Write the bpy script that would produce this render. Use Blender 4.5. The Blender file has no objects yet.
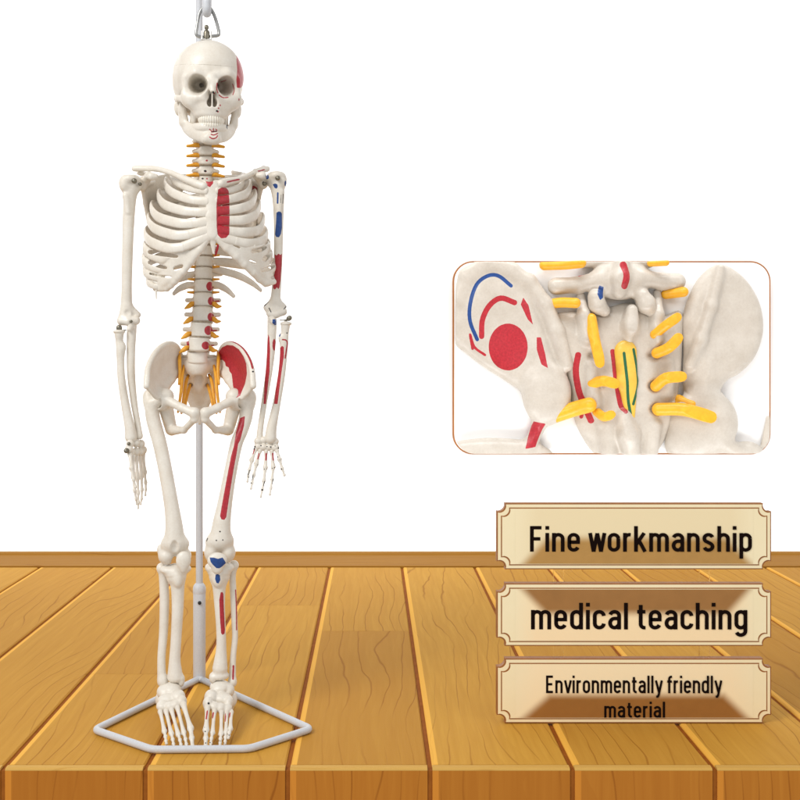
import bpy, math, random
import numpy as np
random.seed(4); rng = np.random.default_rng(7)
S = bpy.context.scene
COL = S.collection
# ------------------------------------------------------------------ measure of the place
FPX, CX, CY = 1100.0, 373.0, 359.0          # focal length and principal point (800 px picture)
H = 0.425                                   # eye height above the table (m)
YS = 1.313                                  # distance of the skeleton
K = YS / FPX                                # one model unit (m)
TH = math.atan(168.0 / 1100.0)              # skeleton and stand are turned to face the lens
DU = 1100.0 / math.cos(TH)
CT, ST = math.cos(TH), math.sin(TH)
ROOT_LOC = (-DU * K * ST, DU * K * CT, 0.0)
HZ = H / K

def Q(px, py, w=0.0):
    """point in the skeleton's own frame: x right, y away, z up from the table, in model units"""
    dx = (px - CX) / FPX; dz = -(py - CY) / FPX
    lx = dx * CT + ST; ly = -dx * ST + CT
    t = (DU + w) / ly
    return np.array([t * lx, w, HZ + t * dz])
def proj(P):
    x, y, z = P[:, 0], P[:, 1] + DU, P[:, 2]
    X = x * CT - y * ST; Y = x * ST + y * CT
    return CX + FPX * X / Y, CY + FPX * (HZ - z) / Y

# ------------------------------------------------------------------ materials
def new_mat(name):
    m = bpy.data.materials.new(name); m.use_nodes = True
    nt = m.node_tree; b = nt.nodes['Principled BSDF']
    return m, nt, b
def noise(nt, scale, detail=4, rough=.55, vec=None):
    n = nt.nodes.new('ShaderNodeTexNoise'); n.inputs['Scale'].default_value = scale
    n.inputs['Detail'].default_value = detail; n.inputs['Roughness'].default_value = rough
    if vec is not None: nt.links.new(vec, n.inputs['Vector'])
    return n
def mixc(nt, fac, a, b):
    m = nt.nodes.new('ShaderNodeMix'); m.data_type = 'RGBA'
    for v, i in ((fac, 0), (a, 6), (b, 7)):
        if hasattr(v, 'is_linked'): nt.links.new(v, m.inputs[i])
        elif i == 0: m.inputs[0].default_value = v
        else: m.inputs[i].default_value = (*v, 1)
    return m.outputs[2]
def maprange(nt, v, a, b, c=0., d=1., smooth=False):
    m = nt.nodes.new('ShaderNodeMapRange')
    if smooth: m.interpolation_type = 'SMOOTHSTEP'
    nt.links.new(v, m.inputs[0])
    for i, q in zip((1, 2, 3, 4), (a, b, c, d)): m.inputs[i].default_value = q
    return m.outputs[0]
def mth(nt, op, a, b=None):
    m = nt.nodes.new('ShaderNodeMath'); m.operation = op
    for i, v in enumerate((a, b)):
        if v is None: continue
        if hasattr(v, 'is_linked'): nt.links.new(v, m.inputs[i])
        else: m.inputs[i].default_value = v
    return m.outputs[0]
RED = (.50, .022, .036); BLUE = (.012, .065, .27); BLACK = (.012, .011, .012); LINE = (.50, .43, .34)
GREEN = (.02, .14, .06)
def bone_mat(name, c0, c1, sc=60):
    m, nt, b = new_mat(name)
    tc = nt.nodes.new('ShaderNodeTexCoord')
    n1 = noise(nt, sc, 6, .6, tc.outputs['Object']); n2 = noise(nt, sc * 7, 4, .6, tc.outputs['Object'])
    f = mth(nt, 'ADD', mth(nt, 'MULTIPLY', n1.outputs[0], .65), mth(nt, 'MULTIPLY', n2.outputs[0], .35))
    c = mixc(nt, maprange(nt, f, .36, .66), c0, c1)
    pr = maprange(nt, n2.outputs[0], .3, .7)
    for key, colr in (('line', LINE), ('red', RED), ('blue', BLUE), ('green', GREEN), ('black', BLACK)):
        a = nt.nodes.new('ShaderNodeAttribute'); a.attribute_name = key
        v = mth(nt, 'ADD', a.outputs['Fac'], mth(nt, 'MULTIPLY', mth(nt, 'SUBTRACT', n2.outputs[0], .5), .10 if key == 'red' else .04))
        dark = tuple(x * .66 for x in colr)
        cc = mixc(nt, pr, colr, dark)
        c = mixc(nt, maprange(nt, v, .47, .55, smooth=True), c, cc)
    nt.links.new(c, b.inputs['Base Color'])
    nt.links.new(maprange(nt, n1.outputs[0], .3, .7, .28, .44), b.inputs['Roughness'])
    b.inputs['Specular IOR Level'].default_value = .5
    b.inputs['Subsurface Weight'].default_value = .0
    bp = nt.nodes.new('ShaderNodeBump'); bp.inputs['Strength'].default_value = .22; bp.inputs['Distance'].default_value = .0012
    n3 = noise(nt, sc * 5, 5, .65, tc.outputs['Object'])
    nt.links.new(n3.outputs[0], bp.inputs['Height']); nt.links.new(bp.outputs[0], b.inputs['Normal'])
    return m
def plain(name, c0, c1=None, rough=.5, metal=0., sc=80, bump=.0, spec=.4):
    m, nt, b = new_mat(name)
    tc = nt.nodes.new('ShaderNodeTexCoord')
    n = noise(nt, sc, 5, .6, tc.outputs['Object'])
    c = mixc(nt, maprange(nt, n.outputs[0], .35, .65), c0, c1 or tuple(x * .88 for x in c0))
    nt.links.new(c, b.inputs['Base Color'])
    b.inputs['Roughness'].default_value = rough; b.inputs['Metallic'].default_value = metal
    b.inputs['Specular IOR Level'].default_value = spec
    if bump:
        bp = nt.nodes.new('ShaderNodeBump'); bp.inputs['Strength'].default_value = bump; bp.inputs['Distance'].default_value = .001
        nt.links.new(n.outputs[0], bp.inputs['Height']); nt.links.new(bp.outputs[0], b.inputs['Normal'])
    return m
M_BONE = bone_mat('ivory_bone', (.80, .755, .675), (.71, .645, .55))
M_PICB = bone_mat('picture_bone', (.585, .54, .475), (.49, .44, .375), 25)
M_DISC = plain('grey_disc', (.40, .33, .24), (.24, .19, .14), .55, sc=260)
M_NERVE = plain('orange_nerve', (.82, .42, .035), (.74, .32, .03), .4, sc=160)
M_YELLOW = plain('yellow_nerve', (.86, .46, .03), (.80, .38, .02), .35, sc=60)
M_TOOTH = plain('tooth_white', (.84, .80, .71), (.78, .72, .61), .3, sc=300)
M_STEEL = plain('dull_steel', (.42, .42, .41), (.34, .34, .33), .34, .9, 200)
M_BRASS = plain('screw_metal', (.26, .24, .19), (.17, .15, .11), .38, .8, 260)
M_CHROME = plain('pale_bracket', (.74, .73, .70), (.64, .63, .60), .3, .5, 200)
M_POWDER = plain('grey_powder_coat', (.63, .645, .675), (.55, .565, .595), .45, 0., 900, .25)
M_DARK = plain('dark_hole', (.02, .02, .02), rough=.6)

# ------------------------------------------------------------------ signed distance fields
def smin(a, b, k):
    h = np.maximum(k - np.abs(a - b), 0) / k
    return np.minimum(a, b) - h * h * k * .25
class Field:
    def __init__(s, lo, hi, h):
        s.h = h; s.lo = np.array(lo, float); n = np.ceil((np.array(hi) - s.lo) / h).astype(int) + 1
        s.ax = [(s.lo[i] + np.arange(n[i]) * h).astype(np.float32) for i in range(3)]
        s.F = np.full(n, 6.0, np.float32)
    def _sub(s, lo, hi):
        sl = []
        for i in range(3):
            a = max(0, int((lo[i] - s.lo[i]) / s.h)); b = min(len(s.ax[i]), int((hi[i] - s.lo[i]) / s.h) + 2)
            if b <= a: return None
            sl.append(slice(a, b))
        return tuple(sl), s.ax[0][sl[0]][:, None, None], s.ax[1][sl[1]][None, :, None], s.ax[2][sl[2]][None, None, :]
    def _put(s, sl, d, k, sub):
        f = s.F[sl]
        if sub: s.F[sl] = -smin(-f, d, k)
        else: s.F[sl] = smin(f, d, k)
    def seg(s, a, b, ra, rb=None, k=1.5, q=None, sub=False):
        """tapered rod; q=(axis, stretch) widens or flattens its section along an axis"""
        a = np.array(a, float); b = np.array(b, float); rb = ra if rb is None else rb
        st = np.ones(3)
        if q:
            for i in range(3): st[i] = q[i]
        m = (max(ra, rb)) * np.maximum(st, 1) + k + 2
        r = s._sub(np.minimum(a, b) - m, np.maximum(a, b) + m)
        if r is None: return s
        sl, X, Y, Z = r
        x, y, z = (X - a[0]) / st[0], (Y - a[1]) / st[1], (Z - a[2]) / st[2]
        d = (b - a) / st; L = float(d @ d) + 1e-9
        t = np.clip((x * d[0] + y * d[1] + z * d[2]) / L, 0, 1)
        dist = np.sqrt((x - t * d[0]) ** 2 + (y - t * d[1]) ** 2 + (z - t * d[2]) ** 2) - (ra + (rb - ra) * t)
        s._put(sl, dist.astype(np.float32), k, sub); return s
    def chain(s, pts, rs, k=1.5, q=None, sub=False):
        for i in range(len(pts) - 1): s.seg(pts[i], pts[i + 1], rs[i], rs[i + 1], k, q, sub)
        return s
    def ell(s, c, r, k=1.5, R=None, sub=False):
        c = np.array(c, float); r = np.array(r, float)
        m = np.full(3, r.max()) if R is not None else r
        g = s._sub(c - m - k - 2, c + m + k + 2)
        if g is None: return s
        sl, X, Y, Z = g
        x, y, z = X - c[0], Y - c[1], Z - c[2]
        if R is not None:
            x, y, z = (R[0, 0] * x + R[0, 1] * y + R[0, 2] * z, R[1, 0] * x + R[1, 1] * y + R[1, 2] * z, R[2, 0] * x + R[2, 1] * y + R[2, 2] * z)
        k0 = np.sqrt((x / r[0]) ** 2 + (y / r[1]) ** 2 + (z / r[2]) ** 2)
        k1 = np.sqrt((x / r[0] ** 2) ** 2 + (y / r[1] ** 2) ** 2 + (z / r[2] ** 2) ** 2) + 1e-6
        s._put(sl, (k0 * (k0 - 1) / k1).astype(np.float32), k, sub); return s
    def box(s, lo, hi, r=.5, k=.5, sub=False):
        lo = np.array(lo, float); hi = np.array(hi, float); c = (lo + hi) / 2; e = (hi - lo) / 2 - r
        g = s._sub(lo - k - 2, hi + k + 2)
        if g is None: return s
        sl, X, Y, Z = g
        x, y, z = np.abs(X - c[0]) - e[0], np.abs(Y - c[1]) - e[1], np.abs(Z - c[2]) - e[2]
        d = np.sqrt(np.maximum(x, 0) ** 2 + np.maximum(y, 0) ** 2 + np.maximum(z, 0) ** 2) + np.minimum(np.maximum(x, np.maximum(y, z)), 0) - r
        s._put(sl, d.astype(np.float32), k, sub); return s
    def patch(s, grid, r, k=2., n=None):
        """curved plate through a net of points, thickness 2r (r may vary by row)"""
        G = np.array(grid, float); nr, nc = G.shape[:2]
        G = smooth_net(G, 5)
        T = np.full(s.F.shape, 6.0, np.float32)
        R, C = G.shape[:2]
        step = .8
        pts, rr = [], []
        rv = np.interp(np.linspace(0, 1, R), np.linspace(0, 1, nr), np.broadcast_to(r, (nr,)))
        for i in range(R - 1):
            for j in range(C - 1):
                a, b, c, d = G[i, j], G[i, j + 1], G[i + 1, j], G[i + 1, j + 1]
                nu = max(1, int(np.ceil(max(np.linalg.norm(b - a), np.linalg.norm(d - c)) / step)))
                nv = max(1, int(np.ceil(max(np.linalg.norm(c - a), np.linalg.norm(d - b)) / step)))
                for u in np.arange(nu) / nu:
                    for v in np.arange(nv) / nv:
                        pts.append((a * (1 - u) + b * u) * (1 - v) + (c * (1 - u) + d * u) * v); rr.append(rv[i] * (1 - v) + rv[i + 1] * v)
        for p, q in zip(pts, rr):
            g = s._sub(p - q - 2, p + q + 2)
            if g is None: continue
            sl, X, Y, Z = g
            d = np.sqrt((X - p[0]) ** 2 + (Y - p[1]) ** 2 + (Z - p[2]) ** 2) - q
            T[sl] = np.minimum(T[sl], d)
        s.F = smin(s.F, T, k); return s
    def mesh(s):
        F = np.pad(s.F, 1, constant_values=6.0); o = s.lo - s.h
        return surface_nets(F, o, s.h)
def smooth_net(G, n):
    def cr(A, n):
        A = np.asarray(A); m = len(A)
        if m < 3:
            t = np.linspace(0, 1, n + 1)[:, None, None]; return A[0] * (1 - t) + A[1] * t
        P = np.concatenate([[2 * A[0] - A[1]], A, [2 * A[-1] - A[-2]]])
        out = []
        for i in range(m - 1):
            p0, p1, p2, p3 = P[i:i + 4]
            for t in np.arange(n) / n:
                out.append(.5 * (2 * p1 + (p2 - p0) * t + (2 * p0 - 5 * p1 + 4 * p2 - p3) * t * t + (3 * p1 - p0 - 3 * p2 + p3) * t ** 3))
        out.append(A[-1]); return np.array(out)
    G = cr(G, n)
    return np.swapaxes(cr(np.swapaxes(G, 0, 1), n), 0, 1)
def surface_nets(F, o, h):
    I = F < 0
    n = F.shape
    cnt = np.zeros([d - 1 for d in n], np.int8)
    for a in (0, 1):
        for b in (0, 1):
            for c in (0, 1): cnt += I[a:n[0] - 1 + a, b:n[1] - 1 + b, c:n[2] - 1 + c]
    cells = np.argwhere((cnt > 0) & (cnt < 8))
    idx = np.full(cnt.shape, -1, np.int64); idx[tuple(cells.T)] = np.arange(len(cells))
    i, j, k = cells.T
    corner = {}
    for a in (0, 1):
        for b in (0, 1):
            for c in (0, 1): corner[a, b, c] = F[i + a, j + b, k + c].astype(float)
    acc = np.zeros((len(cells), 3)); num = np.zeros(len(cells))
    for ax in range(3):
        for b in (0, 1):
            for c in (0, 1):
                e0 = [b, c]; e0.insert(ax, 0); e1 = [b, c]; e1.insert(ax, 1)
                f0, f1 = corner[tuple(e0)], corner[tuple(e1)]
                m = (f0 < 0) != (f1 < 0)
                t = np.where(m, f0 / np.where(m, f0 - f1, 1), 0)
                p = np.tile(np.array(e0, float), (len(cells), 1)); p[:, ax] += t
                acc += p * m[:, None]; num += m
    V = o + (cells + acc / num[:, None]) * h
    faces = []
    for ax in range(3):
        sl0 = [slice(1, -1)] * 3; sl1 = [slice(1, -1)] * 3
        sl0[ax] = slice(0, -1); sl1[ax] = slice(1, None)
        a, b = I[tuple(sl0)], I[tuple(sl1)]
        ed = np.argwhere(a != b)
        off = np.ones(3, int); off[ax] = 0
        g = ed + off
        u, v = [(1, 2), (2, 0), (0, 1)][ax]
        def q(du, dv):
            w = g.copy(); w[:, u] -= du; w[:, v] -= dv
            return idx[tuple(w.T)]
        fc = np.stack([q(0, 0), q(1, 0), q(1, 1), q(0, 1)], 1)
        fl = ~a[tuple(ed.T)]
        fc[fl] = fc[fl][:, ::-1]
        faces.append(fc)
    return V, np.concatenate(faces)
# ------------------------------------------------------------------ swept shapes
def spline(pts, n=8):
    P = np.array(pts, float); P = np.concatenate([[2 * P[0] - P[1]], P, [2 * P[-1] - P[-2]]])
    out = []
    for i in range(len(P) - 3):
        p0, p1, p2, p3 = P[i:i + 4]
        for t in np.arange(n) / n:
            out.append(.5 * (2 * p1 + (p2 - p0) * t + (2 * p0 - 5 * p1 + 4 * p2 - p3) * t * t + (3 * p1 - p0 - 3 * p2 + p3) * t ** 3))
    out.append(P[-2]); return np.array(out)
def sweep(pts, ra, rb=None, out=None, n=14, caps=True):
    """tube along points; ra = half thickness along the 'out' direction, rb = across it"""
    P = np.array(pts, float); m = len(P)
    ra = np.broadcast_to(np.asarray(ra, float), (m,)) if np.ndim(ra) == 0 or len(ra) == m else np.interp(np.linspace(0, 1, m), np.linspace(0, 1, len(ra)), ra)
    rb = ra if rb is None else rb
    rb = np.broadcast_to(np.asarray(rb, float), (m,)) if np.ndim(rb) == 0 or len(rb) == m else np.interp(np.linspace(0, 1, m), np.linspace(0, 1, len(rb)), rb)
    T = np.gradient(P, axis=0); T /= np.linalg.norm(T, axis=1)[:, None] + 1e-9
    if out is None:
        o = np.array([0, -1., .15]); 
        if abs(T[0] @ o) > .9: o = np.array([1., 0, .1])
        N = np.tile(o, (m, 1))
        for i in range(m):
            b = N[i - 1] if i else o
            N[i] = b - T[i] * (b @ T[i]); N[i] /= np.linalg.norm(N[i])
    else:
        N = np.array(out, float); N = N - T * (N * T).sum(1)[:, None]; N /= np.linalg.norm(N, axis=1)[:, None] + 1e-9
    B = np.cross(T, N)
    rings = []
    th = np.arange(n) / n * 2 * np.pi
    def ring(i, sc, sh):
        return P[i] + T[i] * sh + np.outer(np.cos(th) * ra[i] * sc, N[i]) + np.outer(np.sin(th) * rb[i] * sc, B[i])
    if caps:
        c0 = min(ra[0], rb[0])
        for a in (80, 55, 28): rings.append(ring(0, math.cos(math.radians(a)), -math.sin(math.radians(a)) * c0))
    for i in range(m): rings.append(ring(i, 1, 0))
    if caps:
        c1 = min(ra[-1], rb[-1])
        for a in (28, 55, 80): rings.append(ring(m - 1, math.cos(math.radians(a)), math.sin(math.radians(a)) * c1))
    V = np.concatenate(rings); R = len(rings); f = []
    for i in range(R - 1):
        for j in range(n):
            f.append((i * n + j, i * n + (j + 1) % n, (i + 1) * n + (j + 1) % n, (i + 1) * n + j))
    f.append(tuple(range(n))[::-1]); f.append(tuple((R - 1) * n + j for j in range(n)))
    return V, f
def bone_rod(a, b, r0, r1=None, waist=.62, bow=0., n=12):
    """small long bone with swollen ends"""
    a, b = np.array(a, float), np.array(b, float); r1 = r1 or r0
    t = np.linspace(0, 1, 13); P = a + (b - a) * t[:, None]; P[:, 1] -= bow * np.sin(np.pi * t)
    prof = waist + (1 - waist) * np.abs(2 * t - 1) ** 2.6
    return sweep(P, (r0 + (r1 - r0) * t) * prof, n=n)
def merge(*ms):
    V, F, o = [], [], 0
    for v, f in ms:
        V.append(v); F += [tuple(int(q) + o for q in x) for x in f]; o += len(v)
    return np.concatenate(V), F
# ------------------------------------------------------------------ objects
def mesh_obj(name, V, F, mat, parent=None, unit=K, smooth=True, attrs=None, flip=None, label=None):
    V = np.asarray(V, float) * unit
    c = (V.min(0) + V.max(0)) / 2
    me = bpy.data.meshes.new(name)
    Fl = F.tolist() if isinstance(F, np.ndarray) else [tuple(int(q) for q in f) for f in F]
    me.from_pydata((V - c).tolist(), [], Fl); me.update()
    if smooth: me.polygons.foreach_set('use_smooth', [True] * len(me.polygons))
    if attrs:
        for k, a in attrs.items():
            at = me.attributes.new(k, 'FLOAT', 'POINT'); at.data.foreach_set('value', np.asarray(a, np.float32))
    me.materials.append(mat)
    o = bpy.data.objects.new(name, me); COL.objects.link(o); o.location = c
    if parent is not None:
        o.parent = parent
        o.location = c - np.array(parent.get('_abs', (0, 0, 0)))
        o['_abs'] = list(c)
    if label: o['label'] = label
    return o
def thing(name, label, cat, loc=(0, 0, 0), rz=0., group=None):
    o = bpy.data.objects.new(name, None); COL.objects.link(o); o.empty_display_size = .02
    o.location = loc; o.rotation_euler = (0, 0, rz); o['label'] = label; o['category'] = cat
    if group: o['group'] = group
    return o
# ------------------------------------------------------------------ paint on bones (marks of the muscles)
def d_poly(x, y, poly):
    P = np.array(poly, float); d = np.full(x.shape, 1e9); ins = np.zeros(x.shape, bool)
    for i in range(len(P)):
        a, b = P[i], P[(i + 1) % len(P)]; e = b - a
        t = np.clip(((x - a[0]) * e[0] + (y - a[1]) * e[1]) / (e @ e + 1e-9), 0, 1)
        d = np.minimum(d, np.hypot(x - a[0] - t * e[0], y - a[1] - t * e[1]))
        c = ((a[1] > y) != (b[1] > y)) & (x < (b[0] - a[0]) * (y - a[1]) / (b[1] - a[1] + 1e-12) + a[0])
        ins ^= c
    return np.where(ins, -d, d)
def rounded(poly, n=5):
    P = [tuple(p) for p in poly]; Q3 = [(x, y, 0) for x, y in P[-2:] + P + P[:3]]
    return [(p[0], p[1]) for p in spline(Q3, n)[2 * n:-3 * n + n]]
def d_line(x, y, pts, r):
    if len(pts) > 2: pts = spline([(p[0], p[1], 0) for p in pts], 5)[:, :2]
    P = np.array(pts, float); d = np.full(x.shape, 1e9)
    for i in range(len(P) - 1):
        a, e = P[i], P[i + 1] - P[i]
        t = np.clip(((x - a[0]) * e[0] + (y - a[1]) * e[1]) / (e @ e + 1e-9), 0, 1)
        d = np.minimum(d, np.hypot(x - a[0] - t * e[0], y - a[1] - t * e[1]))
    return d - r
def d_dot(x, y, c, r, ry=None):
    if ry is None: return np.hypot(x - c[0], y - c[1]) - r
    return (np.hypot((x - c[0]) / r, (y - c[1]) / ry) - 1) * min(r, ry)
def front_normals(V, F):
    F = np.asarray([f for f in F if len(f) == 4]) if not isinstance(F, np.ndarray) else F
    n = np.cross(V[F[:, 2]] - V[F[:, 0]], V[F[:, 3]] - V[F[:, 1]])
    N = np.zeros_like(V)
    for i in range(4): np.add.at(N, F[:, i], n)
    return N / (np.linalg.norm(N, axis=1)[:, None] + 1e-9)
def paint(V, F, marks, xy=None, lim=.15):
    px, py = proj(V) if xy is None else xy
    N = front_normals(V, F); back = (N[:, 1] + lim) * 5
    out = {}
    for m in marks:
        c, kind = m[0], m[1]
        d = {'p': d_poly, 'l': d_line, 'd': d_dot}[kind](px, py, *m[2:])
        d = np.maximum(d, back)
        v = np.clip(.5 - d / 4, 0, 1)
        out[c] = np.maximum(out[c], v) if c in out else v
    return out
def add_bone(name, fld_or_mesh, parent, mat=None, marks=None, label=None, lim=.15):
    V, F = fld_or_mesh.mesh() if isinstance(fld_or_mesh, Field) else fld_or_mesh
    at = paint(V, F, marks, lim=lim) if marks else None
    return mesh_obj(name, V, F, mat or M_BONE, parent, attrs=at, label=label)
def field_for(pts, pad, h):
    P = np.array(pts, float)
    return Field(P.min(0) - pad, P.max(0) + pad, h)

# ================================================================== SKELETON
SK = thing('skeleton', 'ivory hanging skeleton with red and blue muscle marks painted down one side', 'skeleton', ROOT_LOC, TH)

# ---- skull
def rot(yaw, pitch):
    cy, sy = math.cos(yaw), math.sin(yaw); cp, sp = math.cos(pitch), math.sin(pitch)
    Rz = np.array([[cy, -sy, 0], [sy, cy, 0], [0, 0, 1]]); Rx = np.array([[1, 0, 0], [0, cp, -sp], [0, sp, cp]])
    return Rz @ Rx
SKR = rot(math.radians(4.5), math.radians(8.5)); SKO = Q(209, 88.5, 2)
def to_skull(V): return V @ SKR.T + SKO
h = .62
f = Field((-41, -56, -42), (41, 58, 52), h)
f.ell((0, 11, 12), (35.6, 42, 36), 3).ell((0, -9, 14), (31, 28, 31), 6)
f.ell((0, 22, 2), (33.5, 32, 25), 6).ell((0, 16, -16), (27, 24, 15), 5)
f.ell((0, -21, 0), (27.5, 16, 15), 6)                                      # orbit block
for s in (-1, 1):
    f.seg((s * 6, -35, 9.8), (s * 15, -34, 11), 2.6, 2.6, 7).seg((s * 15, -34, 11), (s * 23.6, -28.6, 8), 2.6, 2.6, 7)   # brow
    f.seg((s * 25, -28, 6), (s * 25.2, -28.5, -8), 2.8, 3.4, 3)
    f.seg((s * 24.5, -28, -11), (s * 14, -35, -13), 4.8, 4.2, 5)           # cheekbone
    f.ell((s * 20, -28, -15), (8.5, 7, 7.5), 5)
    f.seg((s * 17, -30, -17), (s * 12.5, -29, -25), 6, 5.4, 5)
    f.seg((s * 5, -41, 2), (s * 8, -37, -12), 3, 3.6, 4)
f.seg((0, -38, 7), (0, -44.5, -6), 3.6, 2.6, 4)                             # nasal bones
f.ell((0, -28, -21), (15.5, 13.4, 12), 5).ell((0, -24.6, -27.5), (16.5, 15.4, 7), 3)
for s in (-1, 1):
    f.seg((s * 15.6, -46, -.4), (s * 10, -8, 1.5), 11.2, 5.4, 1.0, (1, 1, .95), True)     # orbit
    f.ell((s * 15.8, -39, -.8), (10.2, 9, 9.4), .9, None, True)
    f.ell((s * 35, -20, -4), (6.5, 10, 13), 5, None, True)                 # temple hollow
    f.ell((s * 21, -16, -31), (7, 12, 9), 3, None, True)
    f.ell((s * 2.3, -42, -16.8), (2.8, 14, 4.2), 1, None, True)
f.seg((0, -46, -9.5), (0, -28, -10), 2.3, 2, 1.2, None, True).seg((0, -46, -13.5), (0, -28, -13.5), 3.5, 3, 1.2, None, True)
f.box((-.6, -41, -21), (.6, -22, -7), .3, .6)                               # septum
f.ell((0, -22, -14), (6, 3, 7), 1)
for s in (-1, 1):
    f.seg((s * 26, -26, -13), (s * 31.5, -14, -12.5), 3.2, 2.0, 2.5, (.8, 1, 1.35)).seg((s * 31.5, -14, -12.5), (s * 32.4, 2, -11), 2.0, 2.8, 2.5, (.8, 1, 1.35))
    f.ell((s * 29, 10, -19), (5, 7, 9), 3)                                  # mastoid
    f.ell((s * 33, 5, -14), (2, 2.4, 2.4), .6, None, True)                  # ear hole
    f.seg((s * 9, -20, 1.5), (s * 7, 4, 3), 2.4, 2.2, .8, None, True)
    f.seg((s * 13, -10, -20), (s * 15, -6, -38), 5.6, 4.4, 3, (1, 1.8, 1))
f.seg((0, 16, -40), (0, 20, -22), 7, 6, 2, None, True)
V, F = f.mesh(); Nn = len(V)
Vs = V.copy(); V = to_skull(V)
mk = [('red', 'p', [(236.3, 55.5), (239, 58), (242.6, 64), (244.5, 71), (245.5, 78), (244, 84), (241, 88), (236.8, 88), (236.3, 80), (237.2, 70), (236.6, 62)]),
      ('red', 'l', [(217.2, 83), (216.6, 88), (218, 93)], .55), ('red', 'l', [(219, 95), (223, 97.6), (228, 97.4)], .6), ('red', 'l', [(232.5, 84), (234.3, 90), (232.8, 95)], .45),
      ('red', 'l', [(221, 82), (226, 80.2)], .4),
      ('black', 'd', (213.2, 92.3), 1.0, 1.4), ('red', 'd', (214.2, 93.4), .7, .9), ('red', 'd', (220.2, 105.3), .8, 1.1), ('red', 'd', (218.6, 108.2), .8, .9), ('black', 'd', (217, 111), 1.3, 1.0), ('red', 'd', (217.8, 111.6), 1.1, .9),
      ('red', 'd', (239, 99.5), .6, 1.5)]
at = paint(V, F, mk, lim=-.6)
zc = 20.5; ln = np.abs(Vs[:, 2] - zc - .04 * Vs[:, 1]) - .28
at['line'] = np.clip(.5 - ln / 4, 0, 1) * .97
skull = mesh_obj('skull', V, F, M_BONE, SK, attrs=at)
# jaw
f = Field((-34, -48, -62), (34, 14, -6), .6)
JP = [(-26.2, 0, -33), (-23.8, -7, -38.5), (-19, -17, -43), (-13.5, -26.5, -45.6), (-7.5, -33, -47), (0, -35.6, -47.4)]
JP = JP + [(-x, y, z) for x, y, z in JP[-2::-1]]
JS = spline(JP, 5)
f.chain(JS, list(np.interp(np.abs(JS[:, 0]), [0, 14, 27], [3.0, 2.9, 2.5])), .04, (1, 1, 2.7))
f.seg((-5, -36.6, -51.8), (5, -36.6, -51.8), 3.4, 3.4, 4).ell((0, -38, -50), (7, 3.4, 4.6), 4)
AL = spline([(-16, -22, -40), (-12.5, -30, -40), (-7.5, -35.2, -40), (0, -37.2, -40), (7.5, -35.2, -40), (12.5, -30, -40), (16, -22, -40)], 5)
f.chain(AL, [2.5] * len(AL), .04, (1, 1, 1.6))
for s in (-1, 1):
    f.seg((s * 25.6, 0, -35), (s * 27.6, 3.5, -20), 2.8, 2.6, 3, (1.3, 3.0, 1))
    f.seg((s * 23.6, -6, -36), (s * 25.6, -6, -22), 3.4, 2.8, 3)
    f.seg((s * 28.8, 7, -20), (s * 29.2, 6, -11), 2.2, 3, 2).seg((s * 28, -5, -24), (s * 28.2, -8, -10), 2.2, 1.2, 2)
V, F = f.mesh(); V = to_skull(V)
mk = [('red', 'l', [(209.6, 129.2), (211.6, 131.2)], .55), ('red', 'l', [(213.4, 128.6), (213.4, 131)], .6), ('black', 'l', [(211.5, 131.8), (216.6, 131.3)], .5), ('red', 'l', [(211.5, 132), (216.6, 131.2)], .7), ('red', 'l', [(215.5, 129), (217, 130)], .5),
      ('red', 'l', [(211, 134.3), (214, 135), (217.6, 133.4)], .6), ('red', 'l', [(209.6, 137), (212.5, 138.6), (216, 137.8), (217.5, 135.8)], .65),
      ('black', 'p', [(226.5, 122), (228, 124), (227.5, 130), (226, 127)]), ('red', 'l', [(228.5, 119), (227.6, 126)], .5)]
at = paint(V, F, mk)
jaw = mesh_obj('jaw', V, F, M_BONE, skull, attrs=at)
# teeth
def teeth(z0, z1, a, b, yf, low):
    out = []
    n = 14
    ph = np.linspace(-1.18, 1.18, n)
    for i, p in enumerate(ph):
        x = a * math.sin(p) ; y = yf + b * (1 - math.cos(p))
        wd = (1.36 if abs(p) < .4 and not low else 1.30) * (1.2 if abs(p) > .8 else 1)
        nx, ny = math.sin(p), -math.cos(p)
        zz = np.linspace(z0, z1, 6); prof = [.72, .9, 1, 1.02, .95, .8]
        P = np.array([(x, y, q) for q in zz]) + np.array([nx, ny, 0]) * np.array([0, .25, .35, .35, .2, 0])[:, None]
        sw = sweep(P, [1.25 * q for q in prof], [wd * q for q in prof], np.tile((nx, ny, 0), (6, 1)), 10)
        out.append(sw)
    return merge(*out)
V, F = teeth(-30, -35.3, 12.2, 13, -39.4, False); up = mesh_obj('upper_teeth', to_skull(V), F, M_TOOTH, skull)
V, F = teeth(-40, -35.8, 11.8, 12.6, -38.9, True); lowt = mesh_obj('lower_teeth', to_skull(V), F, M_TOOTH, skull)
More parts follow.
